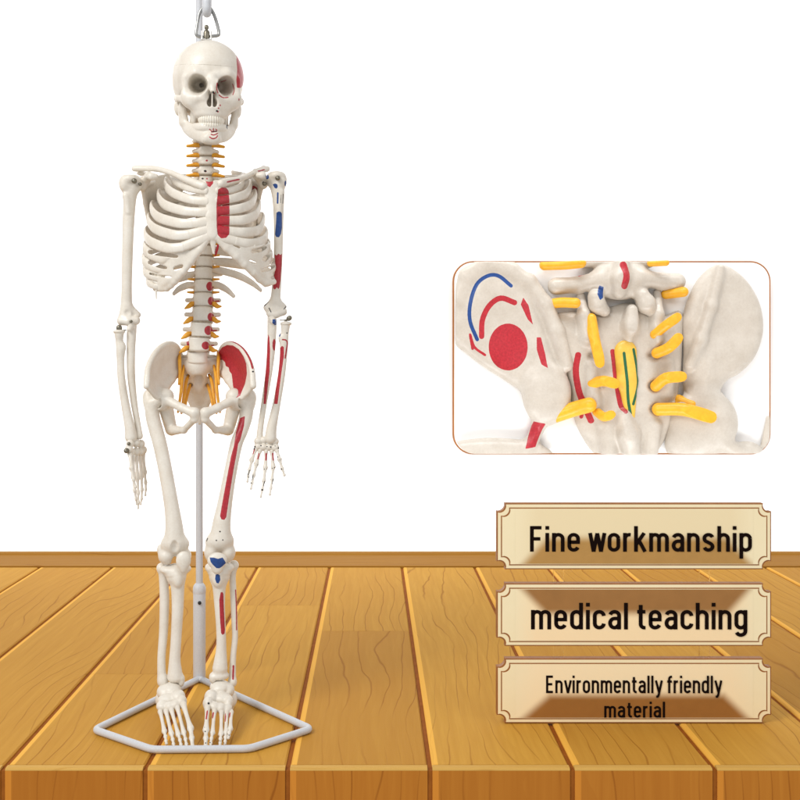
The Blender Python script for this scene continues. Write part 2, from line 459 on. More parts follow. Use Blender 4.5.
# hanger on the crown: bracket, bolt and shackle
def T3(l): return [Q(*p) for p in l]
br = Field(Q(195, 45, -12) * [1, 1, 1] - [0, 0, 2], Q(222, 22, 14), .45)
c = Q(206.5, 35.4, 2)
br.box(c + [-5.4, -3, -5], c + [-3.6, 3, 4], .5).box(c + [3.6, -3, -5], c + [5.4, 3, 4], .5).box(c + [-5.4, -3, -5.5], c + [5.4, 3, -3.8], .5)
add_bone('hanger_bracket', br, skull, M_CHROME)
bl = merge(sweep([c + [0, 0, -4], c + [0, 0, 2.6]], 3.2, n=18), sweep([c + [0, 0, 2], c + [0, 0, 8]], 1.3), sweep([c + [0, 0, 7.6], c + [0, 0, 8.4]], 2.3))
add_bone('hanger_bolt', bl, skull, M_BRASS)
sh = spline(T3([(203, 37.5, 2), (197.5, 36, 2), (196.3, 33, 2), (197.4, 24, 2), (199.3, 14, 2), (202.5, 8.5, 2), (206.6, 7, 2), (210.8, 9, 2), (214.5, 16, 2), (217.6, 26, 2), (219, 33.5, 2), (217, 35.6, 2), (211, 36.4, 2)]), 6)
add_bone('shackle', sweep(sh, 1.75, n=12), skull, M_STEEL)

# ---- spine
def col_x(py): return np.interp(py, [100, 145, 176, 250, 290, 310, 325, 340, 356, 364], [207, 205.6, 205.5, 204.5, 203.3, 203, 201.8, 199.6, 197.6, 197])
def col_w(py): return np.interp(py, [100, 145, 176, 215, 260, 290, 320, 345, 364], [16, 14, 24, 42, 42, 34, 24, 24, 32])
bounds = [108, 117, 126, 135.5, 145.4, 155.4, 165, 175]
bounds += list(np.linspace(175, 245, 9))[1:] + [256, 267.5, 280, 293, 307, 322, 337, 351, 363.5]
kinds = ['c'] * 7 + ['t'] * 12 + ['l'] * 5
hwid = np.interp(range(24), [0, 3, 6, 7, 12, 18, 20, 23], [7.6, 7.6, 8, 8, 8.6, 10, 10.6, 11.2])
vert_psoas = {18: (209.8, 286.3, 3.6, 4.6), 19: (210.8, 301, 3.0, 4.2), 20: (210.8, 317, 3.3, 4.3), 21: (208.4, 330.4, 4.1, 4.7), 22: (205.6, 345.5, 4.0, 4.0)}
verts = []
def nerve(parent, pts, rs, mat=None):
    P = spline(pts, 4)
    return add_bone('nerve', sweep(P, rs, [r * .8 for r in rs], n=10), parent, mat or M_NERVE)
for i in range(24):
    a, b = bounds[i], bounds[i + 1]; v = (a + b) / 2; hh = (b - a) / 2 - .75; R = hwid[i]
    w = col_w(v); c = Q(col_x(v), v, w); kd = kinds[i]
    ry = R * (.62 if kd == 'c' else .78 if kd == 't' else .72)
    f = Field(c + [-R - 16, -ry - 4, -hh - 14], c + [R + 16, ry + 34, hh + 6], .62)
    # body, waisted
    top = c + [0, 0, hh - .9]; bot = c + [0, 0, -hh + .9]
    yq = ry / R
    f.seg(bot, top, R - .9, R - .9, .6, (1, yq, .35))
    f.seg(c + [-R, -ry, 0], c + [R, -ry, 0], .55, .55, 1.6, (1, 1, hh * .7), True)
    for s in (-1, 1):
        f.seg(c + [s * R * 1.02, -ry * .6, 0], c + [s * R * 1.02, ry * .4, 0], .7, .7, 1.6, (1, 1, hh * .7), True)
        f.seg(c + [s * R * .62, ry * .6, hh * .2], c + [s * R * .72, ry + 7, hh * .1], 2.4, 2.2, 2)         # pedicle
        f.seg(c + [s * R * .72, ry + 7, 0], c + [0, ry + 13, -2], 2.4, 2.4, 2, (1, 1, 1.5))                 # lamina
        f.seg(c + [s * R * .8, ry + 6, -hh - .5], c + [s * R * .8, ry + 8, hh + 2], 2.4, 2.0, 1.5)           # joint facets
        if kd == 'c':
            f.seg(c + [s * R * .7, 0, 0], c + [s * (R + 4.2), 2, -1], 2.6, 2.0, 2)
        elif kd == 't':
            f.seg(c + [s * R * .7, ry + 6, 0], c + [s * (R + 8), ry + 13, 1.5], 2.2, 2.4, 2)
        else:
            f.seg(c + [s * R * .7, ry + 5, 0], c + [s * (R + 6.5), ry + 8, .5], 2.2, 1.9, 2, (1, .8, 1.2))
    sl = {'c': 3, 't': 9, 'l': 3}[kd]
    f.seg(c + [0, ry + 12, -2], c + [0, ry + (19 if kd == 'c' else 21), -2 - sl], 2, 2.2, 2, (1, 1, 1.6 if kd == 'l' else 1))
    mk = []
    if i in vert_psoas: x, y, r1, r2 = vert_psoas[i]; mk = [('red', 'd', (x, y), r1, r2), ('red', 'l', [(x + 4, y + .3), (x + 8, y)], .8)]
    if i == 22: mk += [('red', 'l', [(187.6, 342), (188.4, 347)], 1.3)]
    if i == 5: mk = [('red', 'd', (206.8, 160.6), 1.2, 1.0)]
    if i == 6: mk = [('black', 'd', (205.2, 171), 1.5, 1.1), ('red', 'd', (205.6, 171.4), 1.3, .9)]
    if i == 7: mk = [('black', 'd', (202.6, 178.6), 1.2, .9), ('red', 'd', (207, 178.7), .9, .9)]
    vo = add_bone('vertebra', f, SK, marks=mk or None); verts.append(vo)
    if i < 23:
        cd = Q(col_x(b), b, col_w(b)); Rd = (R + hwid[i + 1]) / 2 * .93
        th = np.arange(28) / 28 * 2 * np.pi
        rings = []
        for z, q in ((-1.3, .8), (-1.1, .96), (-.5, 1.0), (.5, 1.0), (1.1, .96), (1.3, .8)):
            rings.append(np.stack([cd[0] + np.cos(th) * Rd * q, cd[1] + np.sin(th) * Rd * yq * q, np.full(28, cd[2] + z)], 1))
        Vd = np.concatenate(rings); Fd = [(r * 28 + j, r * 28 + (j + 1) % 28, (r + 1) * 28 + (j + 1) % 28, (r + 1) * 28 + j) for r in range(5) for j in range(28)]
        Fd += [tuple(range(28))[::-1], tuple(range(140, 168))]
        add_bone('spinal_disc', (Vd, Fd), SK, M_DISC)
# nerves leaving between the vertebrae
for i in range(3, 23):
    b = bounds[i + 1]; kd = kinds[i]; x = col_x(b); w = col_w(b); R = hwid[i]
    for s in (-1, 1):
        if kd == 'c':
            L, dz, r = 18.2, (1.5 if s > 0 else .6), [2.4, 3.0, 2.2, 1.7]
            pts = [Q(x + s * (R - 1.5), b, w), Q(x + s * (R + 2), b - .2, w), Q(x + s * (R + 6), b + dz * .5, w - 1), Q(x + s * L, b + dz, w - 2)]
        elif kd == 't':
            if i < 14: continue
            L, r = R + 5.5, [2, 1.8, 1.2]
            pts = [Q(x + s * (R - 3), b - .5, w + 4), Q(x + s * (R + 1), b - .6, w + 3), Q(x + s * L, b - .8, w + 2)]
        else:
            L, r = R + 7.5, [2.4, 3.6, 3.1, 1.2]
            pts = [Q(x + s * (R - 3), b - 3.5, w + 5), Q(x + s * (R + 1), b - 2.8, w + 3), Q(x + s * (R + 4), b - .8, w + 2), Q(x + s * L, b + 1.4 - (2 if s > 0 else 0), w + 1)]
        nerve(verts[i], pts, r)

# ---- ribs and breastbone
AX = Q(209.5, 230, 8)
LAT = {-1: [(172, 178), (166, 186), (159, 198), (152, 210), (149, 222), (146, 236.5), (145, 249), (144, 260.5), (145, 271.5), (148, 281.5)],
       1: [(243, 181), (250, 188), (255, 198), (259, 208.5), (263, 222), (266, 236.5), (268.5, 247.5), (270.5, 257), (274, 267), (273, 279)]}
FR1 = {-1: [(178, 183.5), (173, 193), (166, 205.5), (159.5, 217.8), (156.5, 229.6), (153, 243), (152, 255), (151, 266), (152.5, 275.5), (155, 285)],
       1: [(240, 187), (246, 194), (251, 204.5), (255, 215.5), (259, 230), (261, 241.5), (263, 251), (265, 260.5), (268.5, 271), (269, 282)]}
FR2 = {-1: [(188, 188), (185, 198), (182, 210.5), (178, 223), (174, 235), (168, 248), (163, 258.5), (161, 268.5), (160, 277.5), (164, 287)],
       1: [(233, 190), (238, 197), (242, 208), (245, 219.6), (246, 232.2), (250, 243.5), (255, 252.2), (259, 261), (263, 272), (265, 283)]}
CH = {-1: [(196, 190), (195, 200.5), (194, 212), (192, 223.5), (189, 234.5), (183, 247)],
      1: [(227, 191), (230, 199), (231, 210), (232, 220.5), (232, 231.4), (236, 241)]}
STN = {-1: [(205, 190.5), (206, 201), (206.5, 212), (207, 221.5), (207.5, 230), (208.5, 236)],
       1: [(218.5, 191), (218, 200.5), (218, 211), (217.5, 220.5), (217, 229.5), (216, 236)]}
PECT = ('red', 'p', [(218, 189.5), (222, 187.3), (226.5, 187.8), (228.8, 191), (229.4, 200), (229.6, 215), (229.4, 234), (226, 238), (221, 238.4), (217.6, 235), (216.6, 226), (216.4, 205)])
def outward(P):
    o = P - AX; o[:, 2] *= .0; return o
for s in (-1, 1):
    for i in range(10):
        t = bounds[7 + i] * .6 + bounds[8 + i] * .4; x0 = col_x(t); w0 = col_w(t)
        xl, vl = LAT[s][i]; dx = xl - x0
        back = [60, 66, 70, 74, 76, 76, 76, 75, 72, 68][i]
        lw = 12 + (4 if i == 0 else 0)
        pts = [Q(x0 + s * 6, t, w0 + 6), Q(x0 + s * 13, t + 1, w0 + 17), Q(x0 + dx * .58, t + .22 * (vl - t), back), Q(x0 + dx * .88, t + .5 * (vl - t), back * .72), Q(xl, vl - 4, lw + 6),
               Q(xl + s * -.4, vl + 1, lw - 12), Q(*FR1[s][i], -20 if i else -14), Q(*FR2[s][i], (-34, -38, -40, -41, -41, -39, -27, -21, -17, -12)[i])]
        if i > 5: pts = pts[:-2]
        if i < 6: pts.append(Q(*CH[s][i], (-42, -45, -46, -47, -47, -46)[i]))
        P = spline(pts, 8)
        hgt = (3.8, 4.6, 4.9, 5.1, 5.1, 5.1, 4.9, 4.6, 4.3, 4.0)[i] * (1 if s < 0 else .97)
        e7 = 1.0 if i < 6 else .5
        m = add_bone('rib', sweep(P, [2.0, 1.8, 1.9, 1.9, 1.9, 1.9, 1.9, 1.9 * e7], [2.6, 3.6, hgt * 1.25, hgt * 1.35, hgt * 1.15, hgt, hgt, hgt * .95, hgt * .88 * (e7 * .4 + .6)], outward(P), 16), SK, marks=[PECT] if s > 0 and i < 6 else None)
        if i < 6:
            c0 = Q(*FR2[s][i], -38); a = pts[-1]; b = Q(*STN[s][i], -49)
            mid = (a + b) / 2 + [0, -.6, -.2]
            Pc = spline([a + (pts[-2] - a) * .1, mid, b + (b - a) * .15], 8)
            add_bone('rib_cartilage', sweep(Pc, [1.92, 2.1, 2.2], [hgt * .9, hgt * .92, hgt * .98], outward(Pc), 16), SK, marks=[PECT] if s > 0 else None)
PLATE = {-1: [[(159, 254, -20), (172, 253, -37), (185, 250, -42), (197, 244.5, -46), (207, 239.5, -48)], [(158, 264, -18), (171, 264, -34), (183, 261, -40), (192, 255.5, -44), (200, 250, -46)],
              [(157, 273, -14), (168, 274, -30), (178, 272, -36), (186, 266, -40), (191, 261.5, -42)], [(156, 282, -10), (165, 283, -25), (173, 281, -31), (179, 277, -35), (183, 272, -38)],
              [(155.5, 289, -8), (161, 290, -15), (167, 288.5, -22), (171, 285.5, -27), (175, 281.5, -31)]],
         1: [[(264, 246, -21), (254, 248, -36), (242, 247, -42), (229, 243, -46), (218, 239.5, -48)], [(266, 256, -18), (257, 258, -33), (246, 257, -39), (236, 252.5, -43), (226, 248, -46)],
             [(268, 265, -14), (261, 267.5, -28), (252, 267, -34), (244, 262.5, -39), (235.5, 256.5, -43)], [(271, 274, -10), (265, 276.5, -22), (258, 276, -28), (251, 271.5, -33), (244, 264.5, -39)],
             [(274, 282, -8), (270, 284, -16), (265, 283.5, -21), (259, 279.5, -26), (253, 273, -33)]]}
SLOT = {-1: [((150, 251.5), (165, 254.5), (177, 256.6), 2.2), ((150, 262), (158, 265), (166, 267.6), 2.1), ((175.5, 268.6), (179, 267.4), (182, 265.8), 1.9), ((150, 273.4), (162, 276), (171, 277), 1.1), ((149, 280.6), (155, 283.4), (160, 285), 1.0), ((189.5, 249.6), (192, 247.8), (195, 245.4), 1.1)],
        1: [((233.5, 245.2), (237, 247), (240, 248.6), 1.0), ((252.5, 252.4), (260, 250), (268, 245.4), 2.0), ((250, 261.4), (253, 262.8), (256, 263.6), 1.3), ((264, 259.6), (267, 257), (272, 252.4), 2.0), ((262.5, 271), (269, 268.6), (276, 264.6), 1.8), ((272, 278), (275, 276), (278, 274), 1.3)]}
for s in (-1, 1):
    net = [[Q(*p) for p in r] for r in PLATE[s]]
    allp = [p for r in net for p in r]
    f = field_for(allp + [Q(*LAT[s][6], 20)], 12, .6)
    f.patch(net, [2.1, 2.1, 2.0, 2.0, 1.8], 2)
    f.chain([r[4] for r in net] + [net[4][3], net[4][2], net[4][0]], [2.9, 3.0, 3.0, 2.9, 2.8, 2.6, 2.6, 2.4], 2, (1, .9, 1))
    ww = lambda x, y: float(np.interp(abs(x - 209.5), [5, 30, 50, 66], [-47, -39, -27, -10]))
    for i in range(6, 10):
        hg = (4.9, 4.6, 4.3, 4.0)[i - 6] * .98; w2 = (-27, -21, -17, -12)[i - 6]
        A1, A2 = FR1[s][i], FR2[s][i]; tgt = PLATE[s][i - 6][1] if i < 9 else ((163, 286.4, -18) if s < 0 else (265, 280.5, -20)); xl, vl = LAT[s][i]
        mid_ = ((A1[0] + A2[0]) / 2, (A1[1] + A2[1]) / 2)
        P_ = spline(T3([(xl + s * -.4, vl - 1.5, 9), (xl + s * -.9, vl + 1.2, -2), (A1[0] + s * -.2, A1[1], -14), (A2[0], A2[1], w2 - .6), (tgt[0] * .5 + A2[0] * .5, (tgt[1] + A2[1]) / 2 + .4, (w2 + tgt[2]) / 2 - 1), (tgt[0], tgt[1] + .5, tgt[2])]), 5)
        f.chain(P_, list(np.interp(np.linspace(0, 1, len(P_)), [0, .25, .6, 1], [hg * 1.02, hg * 1.14, hg * 1.06, hg * .92])), .3, (.52, .5, 1))
    for a_, b_, c_, r_ in SLOT[s]: f.chain([Q(*p, ww(*p)) for p in spline([a_ + (0,), b_ + (0,), c_ + (0,)], 4)[:, :2]], list(np.array([1, 1, 1, 1, 1, .95, .9, .8, .6]) * r_), .6, (1, 7, 1), True)
    if s < 0: f.seg(Q(156, 291, -14), Q(156.3, 299, -14), 1.0, .6, 1)
    add_bone('rib_cartilage', f, SK)
for s, l in ((-1, [[(196, 273, 46), (188, 276, 54), (172, 281, 52), (160, 287, 40)], [(195, 284.5, 42), (187, 285.5, 48), (179, 289, 48), (173.5, 294, 44)]]),
             (1, [[(210, 269.5, 46), (220, 270.5, 54), (238, 275.5, 56), (252, 283, 46), (261, 290.5, 36)], [(210, 283, 42), (219, 285.5, 48), (227, 290, 48), (234, 296.5, 43)]])):
    for j, q in enumerate(l):
        P = spline(T3(q), 8); hg = 4.0 if j == 0 else 3.6
        add_bone('rib', sweep(P, [1.8, 1.6, 1.6, 1.2], [2.4, hg, hg, hg * .8, 2.0], outward(P), 14), SK)
f = Field(Q(194, 262, -58), Q(228, 176, -38), .55)
fl = (1, .42, 1)
f.seg(Q(205.5, 186, -46), Q(218, 186, -46), 5.6, 5.6, 3, fl).seg(Q(211.5, 188, -48), Q(212, 200, -49), 8, 6.2, 3, fl)
f.chain([Q(212, 200, -49), Q(212, 216, -50), Q(212.3, 234, -50)], [6.0, 5.8, 5.6], 2, fl)
f.seg(Q(212.5, 236, -49), Q(213.8, 253, -46), 4, 1.3, 2, (1, .5, 1))
f.ell(Q(209.7, 178.5, -46), (4.5, 8, 4), 1.5, None, True)
add_bone('breastbone', f, SK, marks=[PECT, ('red', 'p', [(205.6, 181), (208, 180.2), (213, 180.4), (213.2, 183.4), (210, 187.2), (207.4, 186)]),
                                      ('red', 'l', [(216.6, 244), (215.4, 252)], .9), ('black', 'd', (218.6, 183.4), 1.3, 1.0)], lim=-.1)
add_bone('xiphoid_strip', sweep(spline(T3([(218.2, 244.6, -46), (217.2, 249, -45), (215.6, 255, -43)]), 4), [1.1, 1.3, .9], n=10), SK, plain('red_strip', RED, rough=.5))

# ---- shoulder girdle
for s, pts in ((-1, [(134.5, 168.6, 14), (144, 168.4, 10), (157, 169, 0), (170, 172.5, -16), (184, 178.5, -32), (196, 183.5, -44), (203.5, 186.2, -49)]),
               (1, [(267, 169, 14), (259, 171, 8), (247, 176, -8), (238, 179.6, -22), (228, 181.8, -36), (221, 183.8, -47)])):
    P = spline(T3(pts), 8)
    mk = None
    if s > 0: mk = [('red', 'l', [(227.5, 181.9), (239, 179.4)], .95), ('red', 'l', [(257.5, 171.4), (264.5, 169.5)], .7), ('black', 'l', [(246.5, 176.2), (254, 173.3)], .35)]
    V, F = sweep(P, [3.2, 2.7, 2.9, 3.4, 4.2, 4.4], [3.0, 3.0, 2.8, 2.9, 3.8, 4.2], n=16)
    add_bone('collarbone', (V, F), SK, marks=mk)
for s in (-1, 1):
    if s < 0:
        net = [[(142.5, 181, 22), (152, 178, 38), (164, 175.5, 56), (176, 173, 74)],
               [(143.5, 189, 24), (152, 190, 40), (164, 190, 62), (175, 188, 80)],
               [(145.5, 203, 30), (153, 206, 44), (162, 208, 66), (171, 207, 84)],
               [(149, 222, 40), (154, 224, 52), (161, 226, 70), (166, 226, 84)],
               [(154, 238, 56), (157, 240, 64), (160, 241, 74), (163, 240, 82)]]
        gl, cor, acr = (142.5, 184, 18), [(146, 181, 16), (149, 176, 6), (151.5, 176.5, -8)], [(160, 178, 78), (148, 175, 60), (140, 172.5, 36), (141, 173, 18)]
    else:
        net = [[(262, 179, 22), (254, 177, 38), (244, 174, 56), (232, 171.5, 74)],
               [(261.5, 186, 24), (254, 188, 40), (245, 188, 62), (235, 187, 80)],
               [(258.5, 198, 30), (253, 202, 46), (246, 206, 66), (238, 206, 84)],
               [(255.5, 216, 42), (252, 220, 54), (247, 224, 70), (242, 225, 84)],
               [(252, 236, 58), (250, 238, 66), (247, 240, 74), (244, 239, 82)]]
        gl, cor, acr = (263.5, 182, 18), [(260, 180, 16), (257, 176, 6), (262.5, 175.5, -6)], [(246, 176, 78), (256, 171, 58), (264, 168.5, 36), (263, 170, 18)]
    G = [[Q(*p) for p in r] for r in net]
    f = field_for([p for r in G for p in r] + T3(cor) + T3(acr) + [Q(*gl)], 9, .75)
    f.patch(G, 1.5, 2)
    f.chain([Q(*r[0]) for r in net], [2.8, 2.6, 2.2, 2.0, 2.4], 2)
    f.ell(Q(*gl), (4.5, 6, 7.5), 2.5)
    f.seg(Q(*gl), G[0][1] + [0, 0, -4], 5, 2.5, 3)
    f.chain(T3(cor), [4.2, 4, 3.6], 2).seg(Q(*cor[-1]) + [0, 0, 0], Q(*cor[-1]) + [s * -4, 0, 0], 3.4, 2.8, 2)
    f.chain(T3(acr), [2.2, 3, 3.4, 3.4], 2, (1, 1, .8))
    mk = [('red', 'p', [(249, 187), (254, 185.6), (257.5, 188), (257.8, 193), (255.5, 199), (251, 200), (248, 192)]), ('black', 'd', (263.5, 183.5), 1.4, 2.2), ('blue', 'd', (267, 177), 1.6, 2.2)] if s > 0 else None
    add_bone('shoulder_blade', f, SK, marks=mk)

# ---- arms
def long_bone(name, segs, extra, marks=None, h=.62, parent=SK, pad=13, subs=(), k=2.5):
    pts = [Q(*p[:3]) for p in segs]; ex = [Q(*e[0]) for e in extra] + [Q(*e[1]) for e in extra if len(e) > 3]
    f = field_for(pts + ex, pad, h)
    P = spline(pts, 6); r = spline([[p[3], 0, 0] for p in segs], 6)[:, 0] if True else np.interp(np.linspace(0, 1, len(P)), np.linspace(0, 1, len(pts)), [p[3] for p in segs])
    f.chain(P, list(r), .04)
    for e in extra:
        if len(e) == 2: f.ell(Q(*e[0]), e[1], k)
        elif len(e) == 3: f.ell(Q(*e[0]), e[1], e[2])
        else: f.seg(Q(*e[0]), Q(*e[1]), e[2], e[3], k)
    for e in subs:
        if len(e) == 2: f.ell(Q(*e[0]), e[1], 1.5, None, True)
        else: f.seg(Q(*e[0]), Q(*e[1]), e[2], e[3], 1.5, None, True)
    return add_bone(name, f, parent, marks=marks)
def screw(parent, c, r, L=3.2, d=(0, -1, 0)):
    c = Q(*c); d = np.array(d, float)
    V, F = merge(sweep([c, c + d * L], r * .55, n=14), sweep([c + d * L * .8, c + d * (L + .9)], r, n=16))
    return add_bone('joint_screw', (V, F), parent, M_BRASS)
hu = long_bone('upper_arm_bone', [(130.5, 188, 6, 8.4), (129.6, 200, 6, 6.4), (128.3, 225, 5, 5.7), (127.4, 255, 5, 5.3), (126.8, 285, 6, 5.0), (126.6, 304, 7, 5.6), (127, 316, 6, 6)],
    [((133.4, 184, 8), (9, 9.5, 9.5)), ((125, 183.5, 2), (6, 6.5, 8.6)), ((130, 179, 0), (7, 6, 4.4)), ((126, 196, 1), (128, 212, 0), 3.6, 2),
     ((126.5, 306, 7), (121.5, 318, 6), 4.6, 3.6), ((127, 306, 7), (137.6, 314.8, 8), 4.4, 3.2), ((121.5, 321, 4), (128, 321.5, 2), 4.4, 4.0), ((129, 321.5, 2), (135.6, 320.5, 4), 3.6, 4.6)],
    subs=[((128, 312.5, -1), (4.2, 3.2, 3.2)), ((131.5, 180, 3), (132.5, 186, 2), 1, 1)])
screw(hu, (134.5, 181.5, -2), 2.6)
screw(hu, (140.3, 184.5, 0), 1.8, 2)
screw(hu, (131.2, 321.5, -2), 1.6, 1.5)
ul = long_bone('ulna', [(132.3, 321, 10, 4.6), (131.6, 333, 6, 4.7), (131, 350, 5, 4.2), (131.2, 375, 5, 3.9), (134, 402, 4, 3.3), (138, 426, 3, 3.0), (139.4, 436, 2, 3.6)],
    [((131.4, 325.5, 2), (129.4, 329, -2), 3.6, 2.6), ((132.5, 317, 14), (5, 4.2, 6))], pad=9)
ra = long_bone('radius', [(119.2, 334, 0, 4.6), (119.4, 341, 1, 3.7), (120.5, 349, 1, 4.4), (120.6, 362, 1, 3.7), (121.6, 380, 0, 3.8), (126, 408, -1, 4.2), (130, 428, -2, 5.2), (131, 437, -2, 6)],
    [((119.2, 331.6, 0), (6.0, 6.0, 2.3), 1), ((122.6, 347, 1), (3, 3, 4.4))], pad=9)
screw(ra, (119.2, 329.8, -1), 2.9, 1.2, (0, -.2, 1)); screw(ra, (126, 330.2, 1), 1.0, 6, (-1, 0, 0))
hu2 = long_bone('upper_arm_bone', [(277.4, 186, 6, 7.6), (278.4, 200, 6, 6.0), (278.6, 222, 6, 4.9), (278.2, 255, 6, 4.5), (277, 280, 6, 4.6), (275.6, 298, 7, 5.0), (275, 308, 7, 5.8)],
    [((274, 180, 8), (8.4, 9, 9)), ((281.6, 180.5, 3), (5.4, 6, 8.4)), ((277, 175.5, 1), (7, 6, 4.6)), ((281, 192, 2), (279, 212, 2), 3, 2),
     ((275, 300, 7), (267, 307, 8), 4, 3), ((275.5, 300, 7), (283.6, 306.8, 7), 4.2, 3), ((266.8, 308, 8), (270, 312.4, 6), 3, 4), ((270.6, 313.6, 3), (276, 314.4, 2), 4, 3.4), ((277, 314, 2), (283, 311.6, 4), 3.6, 4.2)],
    subs=[((274.6, 305.5, 0), (4, 3, 3.2))],
    marks=[('blue', 'p', [(276.4, 212.6), (278.4, 211.4), (280.6, 211.6), (282, 213.6), (282, 228), (281, 234), (279, 237.4), (276.2, 237), (275, 234.6), (276, 222)]),
           ('red', 'p', [(274.6, 254), (276.6, 255.4), (278.4, 253.6), (280.6, 255), (282, 253.4), (281.8, 264), (280.6, 280), (279.6, 287), (278.4, 289.4), (276.8, 287.4), (275, 289.6), (273, 288.6), (273, 280), (275.4, 268)]),
           ('blue', 'p', [(272.6, 184.4), (275, 183.4), (277.4, 184.2), (277.8, 187), (276.6, 188.8), (274.6, 188)]), ('blue', 'd', (267.2, 177), 1.8, 2.4), ('blue', 'd', (285.4, 183.5), 1.0, 3),
           ('blue', 'l', [(277.8, 193), (277.6, 203)], .9), ('black', 'l', [(281, 194.6), (280.6, 203)], .35), ('black', 'l', [(283.2, 194), (282.8, 203.4)], .4),
           ('black', 'l', [(264.4, 306), (268, 302)], .5), ('black', 'l', [(284, 309), (286.4, 306)], .5), ('black', 'l', [(271, 312), (269, 308)], .5)])
screw(hu2, (277.6, 178.6, -3), 2.5, 2.6)
screw(hu2, (264.6, 184.4, 6), 2.2, 2)
ul2 = long_bone('ulna', [(271.8, 314, 10, 4.4), (272, 324, 6, 4.7), (271.6, 340, 5, 4.4), (270.6, 356, 5, 4.0), (268.4, 376, 5, 3.4), (264, 404, 4, 3.0), (260.4, 428, 3, 3.0), (259.6, 438, 2, 3.4)],
    [((272, 318.6, 2), (273.4, 322, -2), 3.6, 2.6)], pad=9,
    marks=[('blue', 'p', [(272.4, 319.4), (275.6, 319), (277.8, 321), (277.4, 324.4), (274.6, 325.4), (272.2, 323)]), ('red', 'p', [(268.2, 334), (269.4, 337), (270.2, 350), (269.6, 372), (266, 404), (263.4, 404), (265, 376), (266.6, 350)]),
           ('red', 'd', (274.2, 344.8), 1.8, 6), ('blue', 'l', [(279.6, 331), (279, 336)], 1)])
ra2 = long_bone('radius', [(285.4, 326, 1, 4.6), (285, 333, 1, 3.9), (284, 341, 1, 4.4), (283.6, 354, 1, 3.8), (281.4, 376, 0, 3.7), (276.6, 404, -1, 4.0), (271.6, 428, -2, 5.2), (270.6, 438, -2, 6)],
    [((286, 323.6, 1), (6.0, 6.0, 2.3), 1), ((281.4, 338, 1), (3, 3, 4.4))], pad=9,
    marks=[('red', 'l', [(282.6, 339.6), (286, 340.2), (287.4, 343.6), (286.4, 350), (285.2, 358)], .75), ('red', 'p', [(280, 348), (282, 345.8), (284, 347), (284, 356), (281.6, 372), (277.6, 404), (274, 404), (277.6, 372)]),
           ('black', 'd', (287, 333), .9, .7), ('blue', 'l', [(280, 330.5), (279.4, 335.5)], 1.1)])
screw(ra2, (287.5, 319.6, -1), 2.5, 2.4, (.6, -.6, .5)); screw(ra2, (280, 320.2, 0), .9, 6, (1, 0, 0))

def digits(hand, bases, heads, chains, rm, rp, marks_fn=None, mname='metacarpal', pname='finger_bone'):
    for b, hd, ch in zip(bases, heads, chains):
        b, hd = Q(*b), Q(*hd)
        m = bone_rod(b, hd, rm, rm * 1.05)
        at = marks_fn(*m, 0) if marks_fn else None
        mesh_obj(mname, *m, M_BONE, hand, attrs=at)
        prev = hd; r = rp
        for q in ch:
            q = Q(*q); d = (q - prev); L = np.linalg.norm(d); d /= L
            m = bone_rod(prev + d * min(1.2, L * .12), q, r, r * .78)
            mesh_obj(pname, *m, M_BONE, hand, attrs=marks_fn(*m, 1) if marks_fn else None)
            prev = q; r *= .84
# its right hand, seen from the thumb side
hb = [Q(*p) for p in [(130, 444, -6), (136, 443, 0), (141, 444, 6), (131, 452, -7), (136, 452, -1), (140, 452, 5), (143, 450, 9), (129, 449, -10)]]
f = field_for(hb, 8, .55)
for p in hb: f.ell(p, (4.0, 4.4, 4.4), 1.0)
hand = add_bone('hand', f, SK)
digits(hand, [(130, 455, -13), (133, 456, -8), (136.5, 456, -1), (140, 456, 5), (143, 454, 10)],
       [(131.5, 468, -22), (133.5, 477, -12), (137.4, 478, -3), (141.4, 476, 5), (144.6, 472, 11)],
       [[(133.5, 479, -25), (135.5, 487, -25)], [(134.6, 490, -14), (136, 498.5, -13), (136.8, 504, -11)], [(138.2, 492, -4), (138.4, 502, -4), (138.2, 508, -3)],
        [(142, 489, 4), (141.6, 498.5, 4), (140.6, 504, 4)], [(145.6, 482, 11), (145.8, 489, 11), (145.4, 495, 10)]], 2.5, 2.3)
screw(hand, (127.6, 450.5, -12), 2.6, 2.4, (-.3, -1, 0)); screw(hand, (129, 443.5, -10), 1.7, 2)
